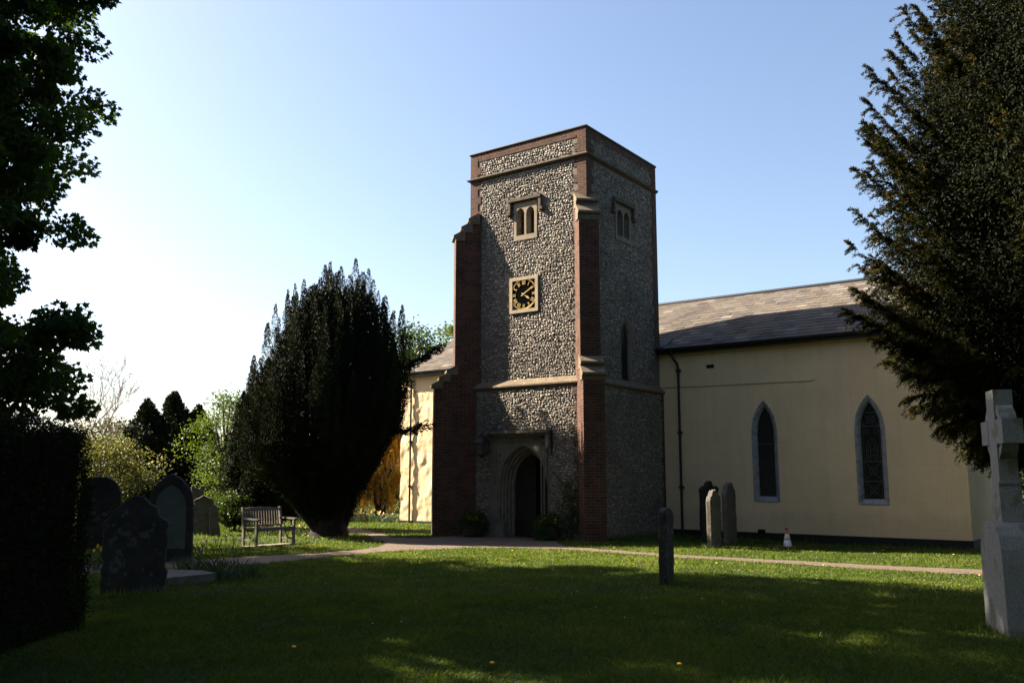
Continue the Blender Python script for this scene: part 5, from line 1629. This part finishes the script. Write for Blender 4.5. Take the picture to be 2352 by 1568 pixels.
# ------------------------------------------------------------------ daffodils, dandelions, daisies
def daffs(loc, label, n_leaf, n_fl, rad, h, seed, pale=.5):
    root = thing('daffodil_clump', label, 'flowers', (loc[0], loc[1], Gz(*loc)), 0, 'daffodil clumps in the churchyard')
    r = np.random.default_rng(seed); lf = MB()
    a = r.uniform(0, 6.28, n_leaf); rr = rad * np.sqrt(r.uniform(0, 1, n_leaf)); B = np.stack([np.cos(a) * rr, np.sin(a) * rr, 0 * a], 1)
    D = unit(np.stack([r.normal(size=n_leaf) * .38, r.normal(size=n_leaf) * .38, np.ones(n_leaf)], 1)); L = h * r.uniform(.6, 1.1, n_leaf)
    S = unit(np.cross(D, r.normal(size=(n_leaf, 3)))); w = .010
    mid = B + D * (L * .6)[:, None]; tip = B + D * L[:, None] + np.stack([D[:, 0], D[:, 1], -.25 * np.ones(n_leaf)], 1) * (L * r.uniform(.0, .45, n_leaf))[:, None]
    V = np.stack([B - S * w * .7, B + S * w * .7, mid + S * w, tip, mid - S * w], 1)
    lf.add(V.reshape(-1, 3), np.arange(n_leaf * 5).reshape(-1, 5), 0, None, r.uniform(0, 1, n_leaf)); lf.build('leaves', M['strap'], root)
    protos = {}
    for i in range(n_fl):
        a = r.uniform(0, 6.28); q = rad * math.sqrt(r.uniform()); mt = int(r.uniform() < pale); hh = h * r.uniform(.85, 1.2)
        if mt not in protos:
            f = MB(); c0 = np.array([0, 0, h])
            f.tube([(0, 0, 0), c0], .005, 3, mat=2, cap=False)
            fd = unit(np.array([0, -1, .12])); x_ = unit(np.cross(fd, [0, 0, 1])); y_ = np.cross(x_, fd)
            for k in range(6):
                b_ = k * 1.047; p0, p1, p2 = (x_ * math.cos(b_ + e) + y_ * math.sin(b_ + e) for e in (0, .45, -.45))
                f.quad(c0, c0 + p2 * .024, c0 + p0 * .044, c0 + p1 * .024, mt)
            cc = [c0 + fd * .028 + (x_ * math.cos(k * 1.047) + y_ * math.sin(k * 1.047)) * .015 for k in range(6)]
            for k in range(6): f.add([c0, cc[k], cc[(k + 1) % 6]], [[0, 1, 2]], 0)
            o = protos[mt] = f.build('daffodil_flower', [M['yellow'], M['cream'], M['strap']], root)
        else:
            o = protos[mt].copy(); COL.objects.link(o); o.parent = root
        o.location = (math.cos(a) * q, math.sin(a) * q, 0); o.scale = (1, 1, hh / h); o.rotation_euler = (r.normal() * .12, r.normal() * .12, r.normal() * .9)
daffs((-7.55, 16.6), 'pale daffodils beside the foot of the hedge, left of the big headstone', 60, 9, .32, .38, 1, .6)
daffs((-6.35, 19.6), 'scattered yellow and white daffodils in grass right of the gothic headstone', 40, 9, .5, .34, 2, .5)
daffs((-4.55, 15.3), 'clump of long bulb leaves without flowers at the end of the ledger', 150, 0, .42, .30, 3)
daffs((-5.35, 16.3), 'dark bulb leaves at the foot of the gothic headstone', 160, 0, .55, .32, 4)
daffs((-7.0, 26.6), 'white and orange daffodils behind the right arm of the bench', 90, 26, .45, .34, 5, .6)
daffs((-6.0, 26.2), 'small bunch of daffodil leaves against the big yew trunk', 70, 8, .3, .28, 6, .8)
daffs((-5.9, 35.2), 'broad bank of daffodils in front of the small stone crosses', 260, 50, .9, .38, 7, .6)
daffs((-4.75, 34.3), 'pale daffodil leaves at the sunlit church corner', 130, 14, .45, .36, 8, .9)
r = np.random.default_rng(90)
def dandelion():
    root = thing('dandelion', '', 'flower', (0, 0, 0), 0, 'dandelions dotted over the lawn')
    s = MB(); s.tube([(0, 0, 0), (.005, 0, .05)], .003, 5); s.build('stem', M['strap'], root)
    h = MB(); h.lathe([(0, .045), (.014, .05), (.024, .062), (.016, .068), (0, .070)], (0, 0, 0), 10); h.build('flower_head', M['yellow'], root)
    return root
DAN = [((-2.04, 8.77), 'yellow dandelion on the shaded lawn at the lower left'), ((-.17, 8.02), 'yellow dandelion near the bottom edge, centre'),
       ((1.42, 7.97), 'yellow dandelion near the bottom edge, right of centre'), ((.55, 16.39), 'dandelion in shaded grass below the church door'),
       ((.02, 20.31), 'dandelion on the lit lawn edge before the door'), ((5.55, 22.0), 'dandelion in the sun right of the pair of headstones'),
       ((9.0, 22.4), 'dandelion in the sunny strip right of the cone'), ((10.14, 21.2), 'left dandelion of two in the sunny strip near the granite cross'),
       ((10.7, 21.0), 'right dandelion of two in the sunny strip near the granite cross'), ((1.45, 24.0), 'dandelion by the path edge under the brick buttress'),
       ((6.03, 17.9), 'dandelion just this side of the narrow path'), ((8.38, 16.6), 'dandelion by the far right stretch of path'), ((3.9, 17.6), 'dandelion in sunlit grass right of the lone leaning stone')]
d0 = dandelion()
for i, (q, lab) in enumerate(DAN):
    if i == 0: o = d0
    else:
        o = d0.copy(); COL.objects.link(o)
        for ch in list(d0.children):
            c2 = ch.copy(); COL.objects.link(c2); c2.parent = o
    o.location = (q[0], q[1], Gz(*q)); o['label'] = lab; o.rotation_euler = (0, 0, i * 1.3)
n = 170; ds = MB()
x = np.concatenate([r.uniform(-7.5, -2.5, 95), r.uniform(2, 11, 45), r.uniform(-3, 4, 30)]); y = np.concatenate([r.uniform(20.5, 27, 95), r.uniform(18, 23, 45), r.uniform(9, 20, 30)])
ok = ~in_poly(x, y, path_poly); x, y = x[ok], y[ok]
c0 = np.stack([x, y, G(x, y) + .045], 1)
for k in range(4):
    a = k * math.pi / 4; u = np.array([math.cos(a), math.sin(a), .15]) * .010; v = np.array([-math.sin(a), math.cos(a), 0]) * .004
    V = np.stack([c0 - u - v, c0 + u - v, c0 + u + v, c0 - u + v], 1); ds.add(V.reshape(-1, 3), np.arange(len(x) * 4).reshape(-1, 4))
ds.build('daisies', M['white'], kind='stuff')

# ------------------------------------------------------------------ grass
r = np.random.default_rng(55)
gb = MB()
church_fp = [tuple(cw(*q)[:2]) for q in ((-TW - LO, -LO), (LO, -LO), (LO, TD), (XR, TD), (XR, BY), (XL, BY), (XL, TD), (-TW - LO, TD))]
slab_fp = [tuple((np.array([-6.14, 22.1]) + np.array([math.cos(R(52)), math.sin(R(52))]) * a + np.array([-math.sin(R(52)), math.cos(R(52))]) * b)) for a, b in ((-.15, -.1), (BW + .12, -.1), (BW + .12, BD * .75), (-.15, BD * .75))]
def sow(n, y0, y1, hmul=1.0, k=.62, xr=None):
    # even cover over the wedge the camera sees, with a margin on both sides
    y = np.sqrt(r.uniform(y0 ** 2, y1 ** 2, n)); x = r.uniform(-1, 1, n) * (y * k + 1.0)
    ok = ~in_poly(x, y, path_poly) & ~in_poly(x, y, church_fp) & ~in_poly(x, y, slab_fp)
    ok &= ~((x < -4.85 + .094 * (10.35 - y)) & (x > -7.4) & (y < 10.3))
    x, y = x[ok], y[ok]; n = len(x)
    patch = vnoise(x, y, 1.3, 5) * .5 + vnoise(x, y, .45, 6) * .5
    h = (.040 + .016 * patch + r.exponential(.012, n)) * hmul
    wd = np.maximum(.0045, y * .00062) * r.uniform(.7, 1.4, n)
    B = np.stack([x, y, G(x, y) - .004], 1)
    lean = r.normal(size=(n, 3)) * [.55, .55, 0] + [0, 0, 1.]
    D = unit(lean); S = unit(np.cross(D, r.normal(size=(n, 3))))
    mid = B + D * (h * .55)[:, None]; tip = B + D * h[:, None] + np.stack([D[:, 0], D[:, 1], -.3 * np.abs(D[:, 0])], 1) * (h * .5)[:, None]
    w = wd[:, None]
    V = np.stack([B - S * w * .5, B + S * w * .5, mid + S * w * .42, tip, mid - S * w * .42], 1)
    val = np.clip(.45 + .20 * patch + r.normal(0, .16, n) + (r.uniform(0, 1, n) > .95 - .10 * (vnoise(x, y, .9, 9) > .6)) * .5, 0, 1)
    gb.add(V.reshape(-1, 3), np.arange(n * 5).reshape(-1, 5), 0, None, val)
sow(260000, 6.6, 13); sow(230000, 13, 23); sow(90000, 23, 36, 1.3); sow(30000, 36, 60, 1.8)
gb.build('grass', M['grass'], kind='stuff')
# longer growth at the feet of stones, walls and trees
lb_ = MB()
spots = [(4.94, 22.4, .35, 160), (5.8, 24.4, .35, 160), (2.4, 14.4, .3, 120), (-5.4, 13.2, .5, 220), (-6.8, 18.3, .5, 200), (5.47, 10.3, .55, 200), (-9, 26.4, .6, 200), (-5.6, 28, .8, 260), (7.05, 23.6, .25, 60), (-8.6, 29.5, 1.0, 200)]
for t_ in np.linspace(.4, 8.4, 30): q = cw(t_, TD - .12); spots.append((q[0], q[1], .2, 40))
for t_ in np.linspace(.3, 4.2, 14): q = cw(LO + .1, t_); spots.append((q[0], q[1], .2, 40))
for x0_, y0_, rad, n in spots:
    a = r.uniform(0, 6.28, n); q = rad * np.sqrt(r.uniform(0, 1, n)); x = x0_ + np.cos(a) * q; y = y0_ + np.sin(a) * q
    ok = ~in_poly(x, y, path_poly); x, y = x[ok], y[ok]; n = len(x)
    P = np.stack([x, y, G(x, y)], 1)
    leaves(lb_, P, r.normal(size=(n, 3)) * [.35, .35, 0] + [0, 0, 1.], r.uniform(.07, .17, n), .012, BLADE, r.uniform(.2, 1, n))
lb_.build('long_grass', M['grass'], kind='stuff')
